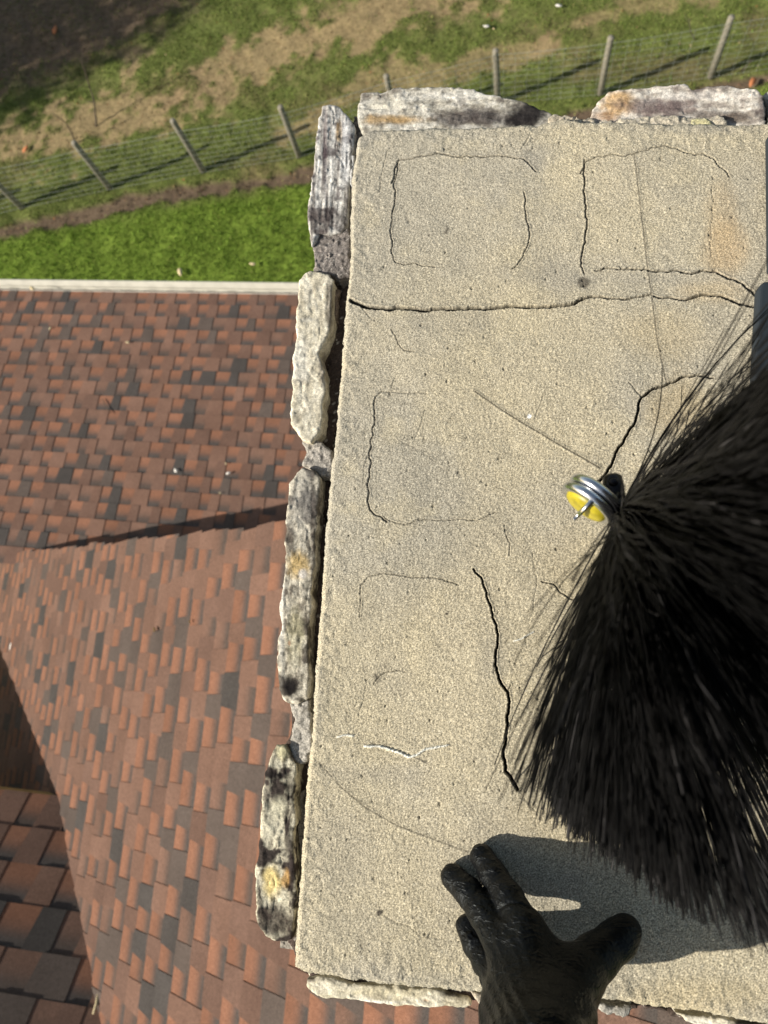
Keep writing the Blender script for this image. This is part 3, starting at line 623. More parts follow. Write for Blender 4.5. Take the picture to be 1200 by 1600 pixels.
gz = np.full_like(gx, CZ-CD)+(fbm(gx*9, gy2*9, 1., 3)-.5)*.006+(fbm(gx*300, gy2*300, 1., 2)-.5)*.001; cc = np.ones(gx.shape+(3,))*np.array((.47, .42, .325))*(.85+.3*rng.random(gx.shape))[..., None]
idx = np.arange(gx.size).reshape(gx.shape); Q = np.stack((idx[:-1, :-1], idx[1:, :-1], idx[1:, 1:], idx[:-1, 1:]), -1).reshape(-1, 4)
Vg = np.stack((gx, gy2, gz), -1).reshape(-1, 3); m0 = len(Vg); V2 = Vg.copy(); V2[:, 2] -= .05; edge = np.r_[idx[:, 0], idx[-1, 1:], idx[-2::-1, -1]]
Q = np.concatenate((Q, np.stack((edge[1:], edge[:-1], edge[:-1]+m0, edge[1:]+m0), -1)))
mesh_obj('crown', np.concatenate((Vg, V2)), Q, M['crown'], chim, vcol=np.concatenate((cc.reshape(-1, 3),)*2))

# lump of stone or mortar cut to an outline, as a closed surface
def slab_rock(name, poly, depth, th, m, colf, rr=.0022, h=.00092, along=0, amp=(.0028, .0012), wob=.0022, tilt=(0, 0), label=None, strata=1., seed=0, taper=0.):
    Wp = np.array([at(x, y, depth)[:2] for x, y in poly]); lo, hi = Wp.min(0)-.008, Wp.max(0)+.008; zc = CZ-depth-th/2
    xs_, ys_, zs_ = np.arange(lo[0], hi[0], h), np.arange(lo[1], hi[1], h), np.arange(zc-th/2-.012, zc+th/2+.012, h)
    a, b = np.meshgrid(xs_, ys_, indexing='ij'); wob2 = (fbm(a*90, b*90, seed, 3)-.5)*wob*2
    d2 = poly_sd(a, b, Wp)+wob2
    A, B, Z = a[..., None], b[..., None], zs_[None, None, :]
    cx, cy = (lo+hi)/2; zm = zc+tilt[0]*(A-cx)+tilt[1]*(B-cy)
    dd = d2[..., None]+taper*np.clip(zc+th/2-Z, 0, 1); qx = dd+rr; qz = np.abs(Z-zm)-th/2+rr
    S = np.hypot(np.maximum(qx, 0), np.maximum(qz, 0))+np.minimum(np.maximum(qx, qz), 0)-rr
    ca, sa = math.cos(along), math.sin(along); Lq = A*ca+B*sa; Cq = -A*sa+B*ca
    kl, kc = (18, 330) if seed == 1 else (60, 240); st = fbm(Lq*kl+seed, Cq*kc, Z*kc+seed, 3, .7); lp = fbm(A*38+seed, B*38, Z*38, 3, .55)+.35*(np.abs(vnoise(A*75+seed, B*75, Z*75+9)-.5)*2-.5); rg = np.abs(vnoise(Lq*30+seed, Cq*120, Z*120)-.5)*2; fn = fbm(A*330, B*330, Z*330, 2, .7)
    S = S+(lp-.5)*amp[0]*1.1+(st-.5)*amp[1]*1.3*strata+(fn-.5)*(.0015 if strata else .0042)+sstep(.1, 0, rg)*.0005*strata
    S = S.astype(np.float32)
    P, Qd = surface_nets(S, np.array((lo[0], lo[1], zs_[0])), h)
    px, py = pix(P); g = dict(L=P[:, 0]*ca+P[:, 1]*sa, C=-P[:, 0]*sa+P[:, 1]*ca, x=P[:, 0], y=P[:, 1], z=P[:, 2], px=px, py=py, seed=seed)
    return mesh_obj(name, P, Qd, m, chim, vcol=colf(g), label=label)
def sp(g, x, y, rx, ry, nz=.8): return sstep(1.2, .35, np.hypot((g['px']-x)/rx, (g['py']-y)/ry)+(fbm(g['x']*70, g['y']*70, g['z']*70+3, 4, .6)-.5)*nz*1.6)
def rockcol(basec, light, dark, spots, dk=.5, streak=.6):
    def f(g):
        q_ = (26, 330) if g['seed'] == 1 else (75, 210); s = fbm(g['L']*q_[0]+g['seed'], g['C']*q_[1], g['z']*q_[1], 4, .65); b = fbm(g['x']*60+g['seed'], g['y']*60, g['z']*60, 4, .6); n_ = fbm(g['x']*240, g['y']*240, g['z']*240, 3, .7)
        c = mixc(basec, light, sstep(.42, .62, s)*streak); c = mixc(c, dark, sstep(.36+.14*dk, .26+.14*dk, b)*min(1, dk*1.3))
        c = mixc(c, dark, sstep(.46, .32, s)*dk); c = mixc(c, dark, sstep(.44, .3, n_)*dk*.5)
        for x, y, rx, ry, cl, a in spots: c = mixc(c, cl, sp(g, x, y, rx, ry)*a)
        return c*(.55+.9*n_)[:, None]
    return f
CREAM, WHITE, DRKS, OCH, PALE = (.60, .55, .42), (.76, .74, .66), (.05, .038, .035), (.52, .36, .13), (.62, .58, .36)
upY = math.pi/2
slab_rock('stone', [(503, 168), (515, 164), (532, 165), (546, 180), (552, 192), (551, 215), (548, 262), (544, 300), (542, 352), (530, 362), (500, 366), (487, 384), (483, 350), (484, 318), (490, 265), (496, 205)], .632, .034, M['stone'],
    rockcol((.46, .44, .4), (.68, .67, .63), (.07, .055, .06), [(508, 230, 4, 90, (.08, .05, .06), .6), (510, 345, 30, 26, DRKS, .6), (530, 210, 5, 22, (.34, .2, .05), .6), (490, 330, 6, 50, DRKS, .5), (540, 240, 9, 60, (.6, .61, .63), .5), (537, 350, 12, 30, DRKS, .55)], .55, .8), along=upY+.06, amp=(.0022, .0016), label='grey white stone with grain like split wood', seed=1, tilt=(-.12, 0), strata=1.3)
slab_rock('stone', [(466, 438), (483, 423), (514, 427), (521, 436), (517, 489), (517, 512), (509, 528), (498, 551), (503, 570), (506, 598), (505, 628), (501, 671), (484, 690), (473, 686), (455, 662), (454, 632), (459, 574), (462, 512), (465, 466)], .63, .036, M['stone'],
    rockcol((.62, .57, .44), (.74, .70, .58), (.17, .14, .1), [(470, 560, 18, 50, WHITE, .5), (515, 470, 7, 60, DRKS, .65), (506, 570, 8, 30, (.2, .17, .14), .6), (480, 500, 14, 4, (.7, .68, .6), .4)], .22, .6), along=upY+.08, amp=(.0009, .001), label='cream coloured flat faced stone', seed=2, tilt=(-.1, 0))
slab_rock('stone', [(453, 755), (462, 738), (472, 730), (490, 733), (499, 745), (498, 790), (492, 845), (488, 900), (483, 960), (480, 1020), (483, 1060), (481, 1090), (462, 1098), (450, 1100), (442, 1094), (437, 1070), (434, 1035), (436, 1000), (441, 950), (445, 900), (447, 850), (449, 800)], .632, .038, M['stone'],
    rockcol((.48, .44, .35), (.64, .60, .5), (.1, .085, .07), [(475, 790, 22, 60, (.26, .25, .23), .6), (468, 885, 16, 26, OCH, .75), (473, 898, 8, 9, (.5, .48, .45), .9), (472, 920, 22, 4, DRKS, .4), (460, 1000, 16, 60, PALE, .4), (455, 1075, 16, 24, (.012, .01, .01), .97), (489, 830, 5, 90, DRKS, .6), (440, 960, 5, 90, (.7, .69, .62), .6), (452, 1005, 3, 5, (.4, .16, .06), .6)], .72, .6), along=upY+.07, amp=(.0034, .0016), label='grey stone with an ochre ring and a black end', seed=3, tilt=(-.1, 0))
slab_rock('stone', [(434, 1164), (446, 1162), (456, 1178), (463, 1200), (462, 1240), (460, 1290), (460, 1350), (462, 1390), (459, 1450), (457, 1470), (445, 1477), (427, 1468), (408, 1452), (401, 1425), (400, 1380), (406, 1320), (410, 1255), (416, 1210), (426, 1182)], .632, .04, M['stone'],
    rockcol((.52, .48, .36), (.68, .64, .5), (.05, .04, .035), [(440, 1176, 12, 14, PALE, .8), (432, 1212, 26, 9, (.012, .01, .01), .9), (452, 1230, 10, 22, (.03, .025, .02), .7), (418, 1240, 9, 26, DRKS, .7), (436, 1262, 18, 20, (.6, .57, .42), .6), (449, 1300, 6, 40, DRKS, .7), (424, 1370, 16, 30, (.72, .56, .22), .85), (447, 1372, 8, 16, (.6, .34, .1), .8), (430, 1440, 34, 26, (.07, .055, .045), .85), (455, 1360, 5, 70, DRKS, .75), (420, 1300, 14, 20, (.6, .57, .44), .5)], .95, .5), along=upY+.06, amp=(.0042, .0014), label='mottled black and cream stone with a yellow patch', seed=4, tilt=(-.1, 0))
slab_rock('stone', [(560, 165), (566, 149), (606, 145), (631, 141), (669, 138), (721, 140), (771, 151), (804, 158), (831, 165), (864, 178), (852, 200), (815, 206), (677, 207), (584, 208), (566, 207), (560, 187)], .632, .036, M['stone'],
    rockcol((.40, .38, .32), (.62, .60, .54), (.07, .055, .05), [(620, 187, 60, 10, (.36, .23, .09), .8), (745, 184, 90, 16, (.045, .035, .035), .85), (828, 180, 60, 24, (.015, .013, .014), .95), (600, 165, 36, 14, (.6, .57, .47), .5), (700, 150, 80, 8, (.66, .65, .6), .5)], .4, .7), along=-.02, amp=(.003, .0016), label='long grey stone darkening to black at its right end', seed=5, tilt=(0, .12))
slab_rock('stone', [(919, 186), (926, 170), (952, 146), (996, 139), (1073, 136), (1080, 141), (1123, 137), (1181, 139), (1192, 150), (1196, 172), (1196, 200), (1100, 204), (925, 204)], .632, .036, M['stone'],
    rockcol((.47, .43, .37), (.66, .63, .57), (.1, .075, .075), [(965, 162, 30, 26, (.5, .31, .12), .75), (1030, 168, 70, 16, (.12, .085, .085), .75), (1120, 180, 60, 10, (.1, .08, .07), .7), (945, 182, 26, 9, (.3, .16, .07), .5), (1150, 182, 40, 10, (.1, .07, .05), .6), (1100, 150, 80, 7, (.74, .7, .64), .5), (1190, 160, 8, 30, (.05, .035, .04), .7)], .45, .75), along=.01, amp=(.0026, .0016), label='pale streaked stone with rust stains on its left', seed=6, tilt=(0, .12))
slab_rock('stone', [(474, 1531), (497, 1527), (547, 1537), (680, 1548), (700, 1553), (733, 1563), (735, 1571), (715, 1574), (653, 1573), (573, 1567), (494, 1557), (480, 1546)], .645, .028, M['stone'],
    rockcol((.62, .57, .42), (.76, .72, .6), (.2, .16, .11), [(480, 1530, 16, 6, (.1, .08, .07), .8), (705, 1552, 22, 7, (.05, .04, .035), .8), (600, 1550, 90, 8, (.66, .6, .42), .5), (665, 1563, 8, 3, (.5, .25, .1), .5), (560, 1566, 90, 4, (.85, .83, .75), .7)], .2, .6), along=-.13, amp=(.0018, .0014), label='cream stone under the lower left corner of the crown', seed=7, tilt=(0, -.1))
slab_rock('stone', [(1192, 150), (1204, 140), (1300, 142), (1310, 160), (1306, 204), (1200, 206), (1197, 180)], .636, .036, M['stone'], rockcol(CREAM, WHITE, DRKS, [(1198, 170, 9, 30, (.03, .02, .02), .8)], .5, .6), seed=9)
slab_rock('stone', [(1055, 1583), (1110, 1591), (1145, 1597), (1300, 1620), (1300, 1645), (1200, 1632), (1090, 1603)], .636, .03, M['stone'], rockcol((.6, .55, .42), WHITE, DRKS, [(1165, 1600, 24, 9, (.02, .02, .02), .9)], .3, .6), seed=10, label='pale mortared stone edge below the crown at lower right')
def mcol(basec, var=.5):
    def f(g):
        n_ = fbm(g['x']*420, g['y']*420, g['z']*420+1, 3, .8); b = fbm(g['x']*50, g['y']*50, g['z']*50, 3); r3 = np.random.default_rng(3).random(len(n_))
        c = np.ones((len(n_), 3))*np.array(basec)*(.25+1.5*n_)[:, None]*(.7+.6*b)[:, None]; c[r3 > .97] = np.array((.5, .47, .42)); return c
    return f
mk = dict(strata=0, h=.0012, amp=(.004, 0), wob=.0035)
slab_rock('mortar_joint', [(486, 364), (500, 360), (545, 354), (548, 366), (547, 430), (530, 436), (516, 428), (490, 428), (492, 414), (488, 394)], .636, .03, M['mortar'], mcol((.2, .18, .165)), seed=21, label='dark grey crumbly mortar', **mk)
slab_rock('mortar_joint', [(474, 690), (486, 686), (500, 692), (514, 702), (518, 722), (517, 744), (500, 742), (482, 728), (474, 722), (479, 706)], .64, .03, M['mortar'], mcol((.3, .28, .25)), seed=22, **mk)
slab_rock('mortar_joint', [(453, 1100), (482, 1094), (487, 1104), (485, 1150), (481, 1192), (468, 1194), (456, 1186), (450, 1165), (456, 1130)], .636, .032, M['mortar'], mcol((.36, .34, .3)), seed=23, label='pale grey crumbly mortar', **mk)
slab_rock('mortar_joint', [(734, 1549), (752, 1548), (760, 1556), (758, 1580), (747, 1577), (738, 1564)], .636, .03, M['mortar'], mcol((.42, .37, .29)), seed=24, **mk)
slab_rock('mortar_joint', [(552, 178), (560, 180), (566, 205), (560, 240), (553, 236)], .642, .03, M['mortar'], mcol((.13, .12, .11)), seed=25, **mk)
slab_rock('mortar_joint', [(549, 240), (554, 242), (555, 262), (552, 292), (547, 286)], .634, .022, M['mortar'], mcol((.4, .4, .39)), seed=26, **mk)
slab_rock('mortar_joint', [(855, 182), (866, 178), (884, 178), (905, 184), (930, 187), (932, 205), (852, 205)], .628, .03, M['mortar'], mcol((.44, .39, .3)), seed=27, **mk)
slab_rock('mortar_joint', [(935, 187), (1000, 182), (1060, 180), (1100, 184), (1130, 182), (1140, 205), (935, 205)], .628, .02, M['mortar'], mcol((.42, .38, .3)), seed=28, **mk)
slab_rock('mortar_joint', [(925, 1562), (950, 1566), (985, 1576), (970, 1590), (940, 1586)], .636, .02, M['mortar'], mcol((.30, .29, .26)), seed=29, **mk)
slab_rock('mortar_joint', [(1080, 184), (1100, 182), (1116, 188), (1112, 202), (1084, 202)], .626, .018, M['mortar'], mcol((.5, .47, .28)), seed=30, **mk)
slab_rock('mortar_joint', [(520, 450), (528, 452), (526, 500), (518, 498)], .645, .02, M['mortar'], mcol((.2, .16, .13)), seed=31, **mk)
slab_rock('mortar_joint', [(464, 1240), (476, 1236), (470, 1360), (462, 1366)], .652, .02, M['mortar'], mcol((.34, .32, .28)), seed=32, **mk)
# dark bed of mortar the stones sit on, then the stack itself
for j, (pl, dp) in enumerate([([(508, 190), (560, 190), (556, 300), (550, 420), (545, 470), (530, 640), (515, 760), (500, 960), (492, 1120), (476, 1300), (466, 1500), (425, 1450), (420, 1330), (440, 1190), (458, 1100), (450, 1000), (465, 780), (485, 690), (472, 600), (480, 460), (505, 380), (498, 300)], .654),
                              ([(560, 165), (740, 160), (850, 182), (920, 186), (1000, 160), (1190, 160), (1300, 160), (1300, 215), (560, 215)], .652),
                              ([(480, 1515), (1300, 1600), (1300, 1628), (1100, 1594), (1000, 1576), (940, 1574), (740, 1562), (490, 1545)], .652)]):
    slab_rock('mortar_bed', pl, dp, .03, M['mortar'], mcol((.085, .065, .055)), seed=40+j, strata=0, h=.0022, amp=(.005, 0), wob=.004)
cA, cB = at(498, 1495, .7), at(1300, 1500, .7); tT = at(560, 215, .7)
x0, x1 = float(at(505, 900, .7)[0]), .6; y0, y1 = float(at(600, 1535, .66)[1])+.01, float(at(700, 200, .66)[1])
v_, f_ = box(x0, x1, y0, y1, CZ-3.35, CZ-.672); mesh_obj('stack', v_, f_, M['rubble'], chim, smooth=False)
parts = []
r4 = random.Random(8)
for side in range(3):
    z = CZ-.75
    while z > CZ-3.3:
        hh = r4.uniform(.05, .1); u = 0.; Lx = (y1-y0) if side == 0 else (x1-x0)
        while u < Lx:
            wd = min(r4.uniform(.08, .22), Lx-u+.001); o = r4.uniform(.004, .02)
            if wd > .03:
                if side == 0: b_ = box(x0-o, x0+.01, y0+u+.004, y0+u+wd-.004, z-hh+.004, z-.004)
                elif side == 1: b_ = box(x0+u+.004, x0+u+wd-.004, y1-.01, y1+o, z-hh+.004, z-.004)
                else: b_ = box(x0+u+.004, x0+u+wd-.004, y0-o, y0+.01, z-hh+.004, z-.004)
                parts.append(b_)
            u += wd
        z -= hh
v_, f_ = join(parts); so = mesh_obj('stone_facing', v_, f_, M['rubble'], chim, smooth=False)
bm_ = so.modifiers.new('bevel', 'BEVEL'); bm_.width = .006; bm_.segments = 2

# ------------------------------------------------------------------ slate grey pole lying on the right of the crown
def rpoly(pts, depth): return [at(x, y, depth) for x, y in pts]
pl = rpoly([(1184, 452), (1187, 443), (1196, 438), (1300, 433), (1300, 1000), (1152, 990), (1163, 800), (1176, 600)], .604)
v_, f_ = prism(pl, (0, 0, -.012)); case = mesh_obj('equipment_case', v_, f_, M['slate'], smooth=False, label='slate grey plastic case with a rounded corner lying on the crown behind the bristles', cat='case')
b_ = case.modifiers.new('bevel', 'BEVEL'); b_.width = .004; b_.segments = 4
pl = rpoly([(1199, 214), (1204, 205), (1300, 200), (1300, 425), (1201, 425)], .607)
v_, f_ = prism(pl, (0, 0, -.009)); o = mesh_obj('handle', v_, f_, M['slate'], case, smooth=False)
b_ = o.modifiers.new('bevel', 'BEVEL'); b_.width = .004; b_.segments = 4

# ------------------------------------------------------------------ gloved hand
def hp(x, y, h): return at(x, y, CD-h)
def cone_sd(X, Y, Z, a, b, ra, rb):
    a, b = np.asarray(a), np.asarray(b); e = b-a; wx, wy, wz = X-a[0], Y-a[1], Z-a[2]
    t = np.clip((wx*e[0]+wy*e[1]+wz*e[2])/(e@e), 0, 1)
    return np.sqrt((wx-e[0]*t)**2+(wy-e[1]*t)**2+(wz-e[2]*t)**2)-(ra+(rb-ra)*t)
def smin(a, b, k):
    h_ = np.clip(.5+.5*(b-a)/k, 0, 1); return b*(1-h_)+a*h_-k*h_*(1-h_)
fing = {
 'index': [(hp(753, 1338, .0100), .0088), (hp(771, 1367, .021), .0093), (hp(794, 1402, .036), .0103), (hp(818, 1448, .052), .0125)],
 'middle': [(hp(708, 1370, .0100), .0091), (hp(732, 1394, .021), .0096), (hp(757, 1427, .034), .0106), (hp(785, 1474, .052), .0125)],
 'ring': [(hp(731, 1448, .0100), .0086), (hp(743, 1474, .018), .0090), (hp(760, 1502, .028), .0099), (hp(782, 1530, .044), .012)],
 'little': [(hp(784, 1490, .0095), .0078), (hp(772, 1506, .014), .0084), (hp(770, 1525, .024), .0092), (hp(785, 1562, .042), .0115)],
 'thumb': [(hp(977, 1454, .024), .0112), (hp(965, 1468, .027), .0132), (hp(930, 1497, .038), .0150), (hp(893, 1532, .055), .0175)],
}
wr = hp(846, 1655, .125)
allp = np.array([p for f_ in fing.values() for p, _ in f_]+[hp(770, 1790, .19), hp(940, 1790, .19)])
lo, hi = allp.min(0)-.03, allp.max(0)+.03; lo[2] = CZ-CD-.002; hi[2] += .02; hh = .0009
gx_, gy_, gz_ = [np.arange(lo[i], hi[i], hh, dtype=np.float32) for i in range(3)]
HX, HY, HZ = gx_[:, None, None], gy_[None, :, None], gz_[None, None, :]
S = None
palm = [(fing['index'][3][0], hp(838, 1560, .080), .0125, .0175), (hp(838, 1560, .080), wr, .0175, .024), (fing['middle'][3][0], hp(812, 1565, .078), .0125, .0165), (hp(812, 1565, .078), wr, .0165, .024),
        (fing['ring'][3][0], hp(797, 1585, .072), .012, .0155), (hp(797, 1585, .072), hp(828, 1670, .125), .0155, .023), (fing['little'][3][0], hp(793, 1615, .072), .0115, .0145),
        (hp(893, 1532, .055), hp(868, 1600, .088), .0175, .022), (hp(868, 1600, .088), wr, .022, .0245), (fing['index'][3][0]+np.array((.004, -.004, -.006)), hp(885, 1538, .056), .0105, .0145),
        (wr, hp(868, 1820, .19), .0245, .029)]
for a, b, r0, r1 in palm:
    d = cone_sd(HX, HY, HZ, a, b, r0, r1); S = d if S is None else smin(S, d, .012)
for k, ch in fing.items():
    fs = None
    for (a, r0), (b, r1) in zip(ch[:-1], ch[1:]):
        d = cone_sd(HX, HY, HZ, a, b, r0, r1); fs = d if fs is None else smin(fs, d, .004)
    S = smin(S, fs, .0012 if k != 'thumb' else .010)
near = np.abs(S) < .006
ii = np.nonzero(near); qx, qy, qz = gx_[ii[0]], gy_[ii[1]], gz_[ii[2]]
wa = fbm(qx*60, qy*60, qz*60, 3, .6)
# creases run across each finger, long folds run along the back of the hand and round the wrist
px_, py_ = pix(np.stack((qx, qy, qz), -1))
fx, fy = .55, .83
cr = vnoise((qx*.53-qy*.85)*300+wa*8, (qx*.85+qy*.53)*70+wa*3, qz*90); fingz = sstep(1490, 1400, py_)*sstep(860, 800, px_)+.5*sstep(1520, 1490, py_)*sstep(790, 765, px_)
wrz = sstep(1515, 1585, py_); fold = np.abs(np.sin((py_*.075+((px_-900)*.028)**2*.9+wa*3.2)))**3
lng = np.abs(np.sin((px_*.16-py_*.07)+wa*6))**4*sstep(1400, 1450, py_)*sstep(850, 800, px_)
kr = np.exp(-(line_d(px_, py_, [(781, 1420), (795, 1411), (812, 1412), (828, 1420)])/2.2)**2)*sstep(.02, .035, qz-(CZ-CD))
S[ii] += (kr*.0012-(1-np.abs(cr-.5)*2)**2*.0005*fingz-(wa-.5)*.0005-fold*.0009*wrz-lng*.00045-(fbm(qx*150, qy*150, qz*150, 2)-.5)*.0001).astype(np.float32)
P, Qd = surface_nets(S, lo, hh)
P[:, 2] = np.maximum(P[:, 2], CZ-CD+.0005)
person = empty('person', tuple(map(float, wr)), label='person in a black textured glove resting one spread hand on the concrete crown', cat='person')
gl = mesh_obj('glove', P, Qd, M['glove'], person); sm = gl.modifiers.new('smooth', 'SMOOTH'); sm.factor = .5; sm.iterations = 1
v_, f_ = tube([hp(866, 1790, .18), hp(872, 1900, .21), hp(880, 2200, .27), hp(890, 2600, .33)], [.036, .04, .045, .05], 32)
mesh_obj('sleeve', v_, f_, M['sleeve'], person)
# fine raised grip texture of the glove, as bump
t = M['glove'].node_tree; bs = t.nodes['Principled BSDF']; bs.inputs['Specular Tint'].default_value = (.85, .95, 1, 1); tc = t.nodes.new('ShaderNodeTexCoord'); vo = t.nodes.new('ShaderNodeTexVoronoi'); vo.inputs['Scale'].default_value = 420
bp = t.nodes.new('ShaderNodeBump'); bp.inputs['Distance'].default_value = .0006; bp.inputs['Strength'].default_value = .55
t.links.new(tc.outputs['Object'], vo.inputs['Vector']); t.links.new(vo.outputs['Distance'], bp.inputs['Height']); old = bs.inputs['Normal'].links[0].from_socket
mp_ = t.nodes.new('ShaderNodeMapping'); mp_.inputs['Rotation'].default_value = (0, 0, math.radians(-33)); mp_.inputs['Scale'].default_value = (60, 240, 120)
wn = t.nodes.new('ShaderNodeTexNoise'); wn.inputs['Scale'].default_value = 1.; wn.inputs['Detail'].default_value = 2.5; wn.inputs['Distortion'].default_value = .9
rp_ = t.nodes.new('ShaderNodeMapRange'); rp_.inputs[1].default_value = .5; rp_.inputs[2].default_value = .72
b2 = t.nodes.new('ShaderNodeBump'); b2.inputs['Distance'].default_value = .0016; b2.inputs['Strength'].default_value = .55
t.links.new(tc.outputs['Object'], mp_.inputs[0]); t.links.new(mp_.outputs[0], wn.inputs['Vector']); t.links.new(wn.outputs['Fac'], rp_.inputs[0]); t.links.new(rp_.outputs[0], b2.inputs['Height'])
t.links.new(old, b2.inputs['Normal']); t.links.new(b2.outputs[0], bp.inputs['Normal']); t.links.new(bp.outputs[0], bs.inputs['Normal'])

# ------------------------------------------------------------------ sweeping brush
HUB = at(966, 797, .43)
brush = empty('chimney_brush', tuple(map(float, HUB)), label='black bristled chimney sweeping brush with a steel ring and yellow disc at its tip', cat='brush')
ax_ = nrm((math.cos(math.radians(-24)), math.sin(math.radians(-24)), .12)); s1 = nrm(np.cross((0, 0, 1), ax_)); s2 = np.cross(ax_, s1)
NB = 11000; SEG = 10; r = np.random.default_rng(21)
ntuft = 340; tph = r.uniform(0, 2*np.pi, ntuft); q_ = r.random(ntuft); tal = np.radians(np.where(q_ < .55, r.uniform(68, 89, ntuft), r.uniform(15, 72, ntuft)))
Dy = np.cos(tph)*s1[1]+np.sin(tph)*s2[1]; Dz = np.cos(tph)*s1[2]+np.sin(tph)*s2[2]
upf = sstep(.15, .75, Dy); tal = np.where(r.random(ntuft) < upf*.93, np.minimum(tal, np.radians(r.uniform(15, 40, ntuft))), tal)
tl = r.uniform(.95, 1.04, ntuft)-.22*upf*r.random(ntuft); tb = r.uniform(-.02, .035, ntuft)
ti = r.integers(0, ntuft, NB); ph = tph[ti]+r.normal(0, .04, NB); al = tal[ti]+r.normal(0, .028, NB); Lb = .218*tl[ti]*r.uniform(.93, 1.03, NB)
stray = r.random(NB) < .02; al[stray] += r.normal(0, .12, stray.sum()); Lb[stray] *= r.uniform(.8, 1.0, stray.sum())
NS = 300; sel = slice(0, NS); ph0 = math.atan2(s2[1], s1[1]); ph[sel] = ph0+r.normal(-.15, .75, NS); al[sel] = np.radians(r.uniform(38, 90, NS)); Lb[sel] = r.uniform(.05, .17, NS)*(1.1-.3*(al[sel] > 1.2))
sel = slice(NS, NS+90); ph[sel] = math.atan2(-s2[1], -s1[1])+r.normal(0, .6, 90); al[sel] = np.radians(r.uniform(82, 98, 90)); Lb[sel] = r.uniform(.09, .19, 90)
s = np.linspace(0, 1, SEG+1)[None, :]
D = np.cos(al)[:, None]*ax_+np.sin(al)[:, None]*(np.cos(ph)[:, None]*s1+np.sin(ph)[:, None]*s2)
start = HUB+ax_*(tb[ti]*.6+.012)[:, None]+D*.003
bend = (ax_*.016+np.array((0, 0, -.006)))+r.normal(0, .010, (ntuft, 3))[ti]+r.normal(0, 1, (NB, 3))*np.where(np.arange(NB) < 330, .016, .005)[:, None]
P = start[:, None]+D[:, None]*(Lb[:, None, None]*s[..., None])+bend[:, None]*(s**2.2)[..., None]
wv = np.sin(s*r.uniform(25, 45, NB)[:, None]+r.uniform(0, 6.28, NB)[:, None])*.0011*s; P += wv[..., None]*s2; wv2 = np.sin(s*r.uniform(30, 60, NB)[:, None]+r.uniform(0, 6.28, NB)[:, None])*.0009*s; P += wv2[..., None]*s1
minz = CZ-CD+.0015+r.random(NB)*.006; zf = P[..., 2]; low_ = zf < minz[:, None]
P[..., 2] = np.where(low_, minz[:, None]+.06*(minz[:, None]-zf)*r.random((NB, 1)), zf)
# trim the tips to the brush's worn, ragged outline
def trim(P):
    tipx, tipy = pix(P[:, -1]); bx = [700, 850, 900, 960, 1010, 1060, 1120, 1200, 1300, 1500, 1900]; by = [1215, 1268, 1300, 1342, 1372, 1420, 1450, 1490, 1535, 1600, 1700]
    return tipy-np.interp(tipx, bx, by)
lim = r.normal(0, 16, NB); sc = np.ones(NB)
for it in range(14):
    over = trim(start[:, None]+(P-start[:, None])*sc[:, None, None]) > lim; sc[over] *= .955
P = start[:, None]+(P-start[:, None])*sc[:, None, None]
NL = 90
tx_, ty_ = pix(P[:, SEG*2//3]); upl = np.interp(tx_, [930, 1010, 1050, 1100, 1150, 1200, 1300], [800, 745, 703, 662, 628, 596, 530])
keep = (ty_ > upl-12) | (r.random(NB) < .035) | (np.arange(NB) < 330); P = P[keep]; NB = len(P)
T = np.gradient(P, axis=1); T /= np.linalg.norm(T, axis=2)[..., None]+1e-9
a = np.cross(T, np.array((.3, .2, .93))); a /= np.linalg.norm(a, axis=2)[..., None]+1e-9; b = np.cross(T, a)
rb_ = (r.uniform(.00038, .0006, NB)[:, None]*(1-.35*s))[..., None]
rings = np.stack([P+rb_*(math.cos(q)*a+math.sin(q)*b) for q in (0, 2.094, 4.189)], 2); V = rings.reshape(-1, 3)
base = (np.arange(NB)[:, None]*(SEG+1)+np.arange(SEG)[None])*3; Fq = []
for k in range(3):
    k2 = (k+1) % 3; Fq.append(np.stack((base+k, base+k2, base+3+k2, base+3+k), -1).reshape(-1, 4))
bc_ = r.choice([.004, .006, .009, .045], NB, p=[.4, .37, .2, .03])[:, None]*np.array((1.05, 1, 1.02))
mesh_obj('bristles', V, np.concatenate(Fq), M['bristle'], brush, vcol=np.repeat(bc_, (SEG+1)*3, 0))
v_, f_ = tube([HUB-ax_*.016, HUB-ax_*.004, HUB+ax_*.02, HUB+ax_*.05, HUB+ax_*.4], [.006, .0075, .011, .009, .007], 18); mesh_obj('stem', v_, f_, M['darksteel'], brush)
# twisted binding wire round the neck
hx = [HUB+ax_*(t_*.03-.012)+(.0085+.002*t_)*(math.cos(t_*26)*s1+math.sin(t_*26)*s2) for t_ in np.linspace(0, 1, 90)]
v_, f_ = tube(hx, .0016, 8); mesh_obj('binding_wire', v_, f_, M['darksteel'], brush)
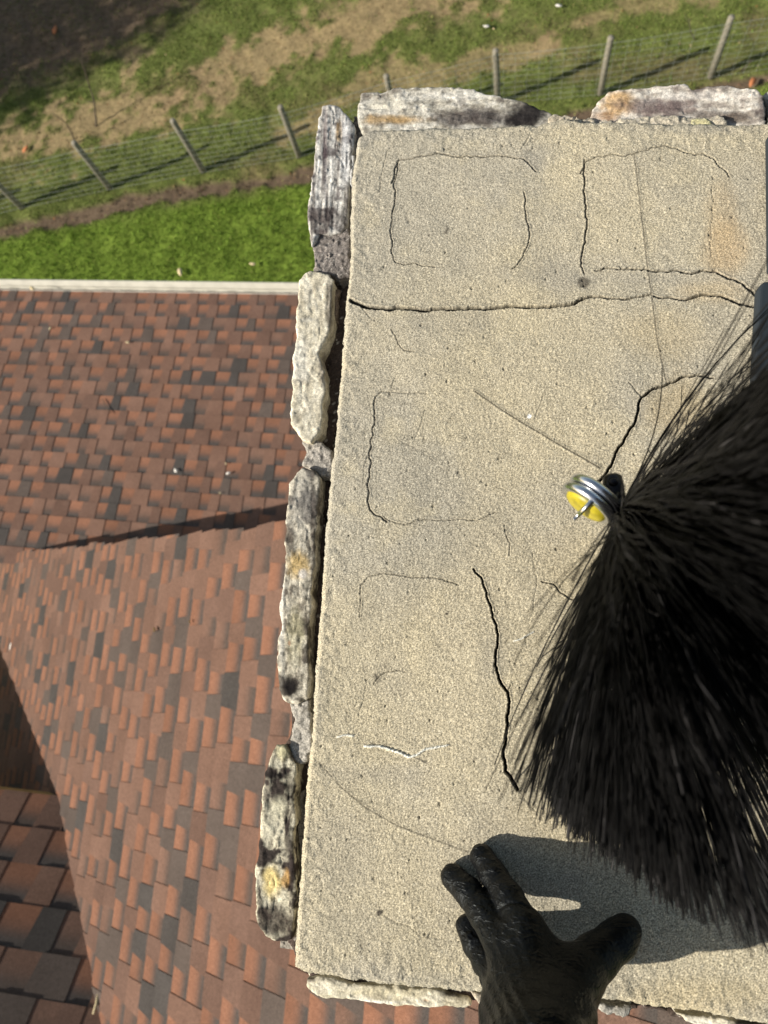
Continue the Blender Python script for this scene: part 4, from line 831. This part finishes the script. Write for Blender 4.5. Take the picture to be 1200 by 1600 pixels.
# double steel ring with a yellow disc
rc_ = at(919, 786, .425); e1_ = nrm(at(951, 812, .425)-at(885, 763, .425)); toC = nrm(np.array((0, 0, CZ))-rc_); e1_ = nrm(e1_-(e1_@toC)*toC); pn = np.cross(toC, e1_); pn = pn if pn[1] < 0 else -pn
nr = nrm(pn*.96+toC*.25); e2_ = np.cross(nr, e1_)
def ringm(c, R_, r_, k=64, j=14, sq=1.):
    V, Fc = [], []
    for i in range(k):
        q = 2*math.pi*i/k; dr = e1_*math.cos(q)+e2_*math.sin(q)
        for m_ in range(j):
            u = 2*math.pi*m_/j; V.append(c+dr*(R_+r_*math.cos(u))+nr*r_*sq*math.sin(u))
    for i in range(k):
        for m_ in range(j): Fc.append((i*j+m_, ((i+1) % k)*j+m_, ((i+1) % k)*j+(m_+1) % j, i*j+(m_+1) % j))
    return V, Fc
v_, f_ = join([ringm(rc_-nr*.0066, .0140, .0031), ringm(rc_-nr*.0002, .0146, .0031)]); mesh_obj('ring', v_, f_, M['chrome'], brush)
V = []; Fc = []; prof = [(0, .0056), (.006, .0055), (.0100, .0051), (.0122, .0040), (.0133, .002), (.0134, 0), (.0125, -.004)]
for i in range(48):
    q = 2*math.pi*i/48; dr = e1_*math.cos(q)+e2_*math.sin(q)
    for a_, b_ in prof: V.append(rc_+dr*a_+nr*b_)
k = len(prof)
for i in range(48):
    for j in range(k-1): Fc.append((i*k+j, i*k+j+1, ((i+1) % 48)*k+j+1, ((i+1) % 48)*k+j))
mesh_obj('disc', V, Fc, M['yellow'], brush)
cl = [rc_+e1_*x+nr*z+e2_*y for x, y, z in ((-.0005, .0, .0015), (-.001, -.004, .0085), (-.002, -.009, .0095), (-.003, -.0135, .006), (-.003, -.0165, .001))]
cl = [rc_+nr*.002+e1_*.001+(-e2_ if (e2_@toC) < 0 else e2_)*.0165, rc_+nr*.0095+(-e2_ if (e2_@toC) < 0 else e2_)*.009, rc_+nr*.0115, rc_+nr*.0125-e1_*.001]
v_, f_ = tube(cl, [.0014, .0014, .0012, .0009], 10); mesh_obj('clip', v_, f_, M['chrome'], brush)
# black bolt head standing up beside the ring
bc = at(958, 757, .43); bd = nrm(at(962, 790, .43)-bc)
v_, f_ = tube([bc-bd*.006, bc-bd*.0045, bc+bd*.002, bc+bd*.010, bc+bd*.016], [.0035, .0055, .0062, .006, .005], 20)
v2, f2 = tube([bc-bd*.001+toC*.0045, bc-bd*.001+toC*.0072], [.0032, .0022], 16)
v_, f_ = join([(v_, f_), (v2, f2)]); mesh_obj('bolt', v_, f_, M['darksteel'], brush)
# a few strands hanging loose to the left of the brush
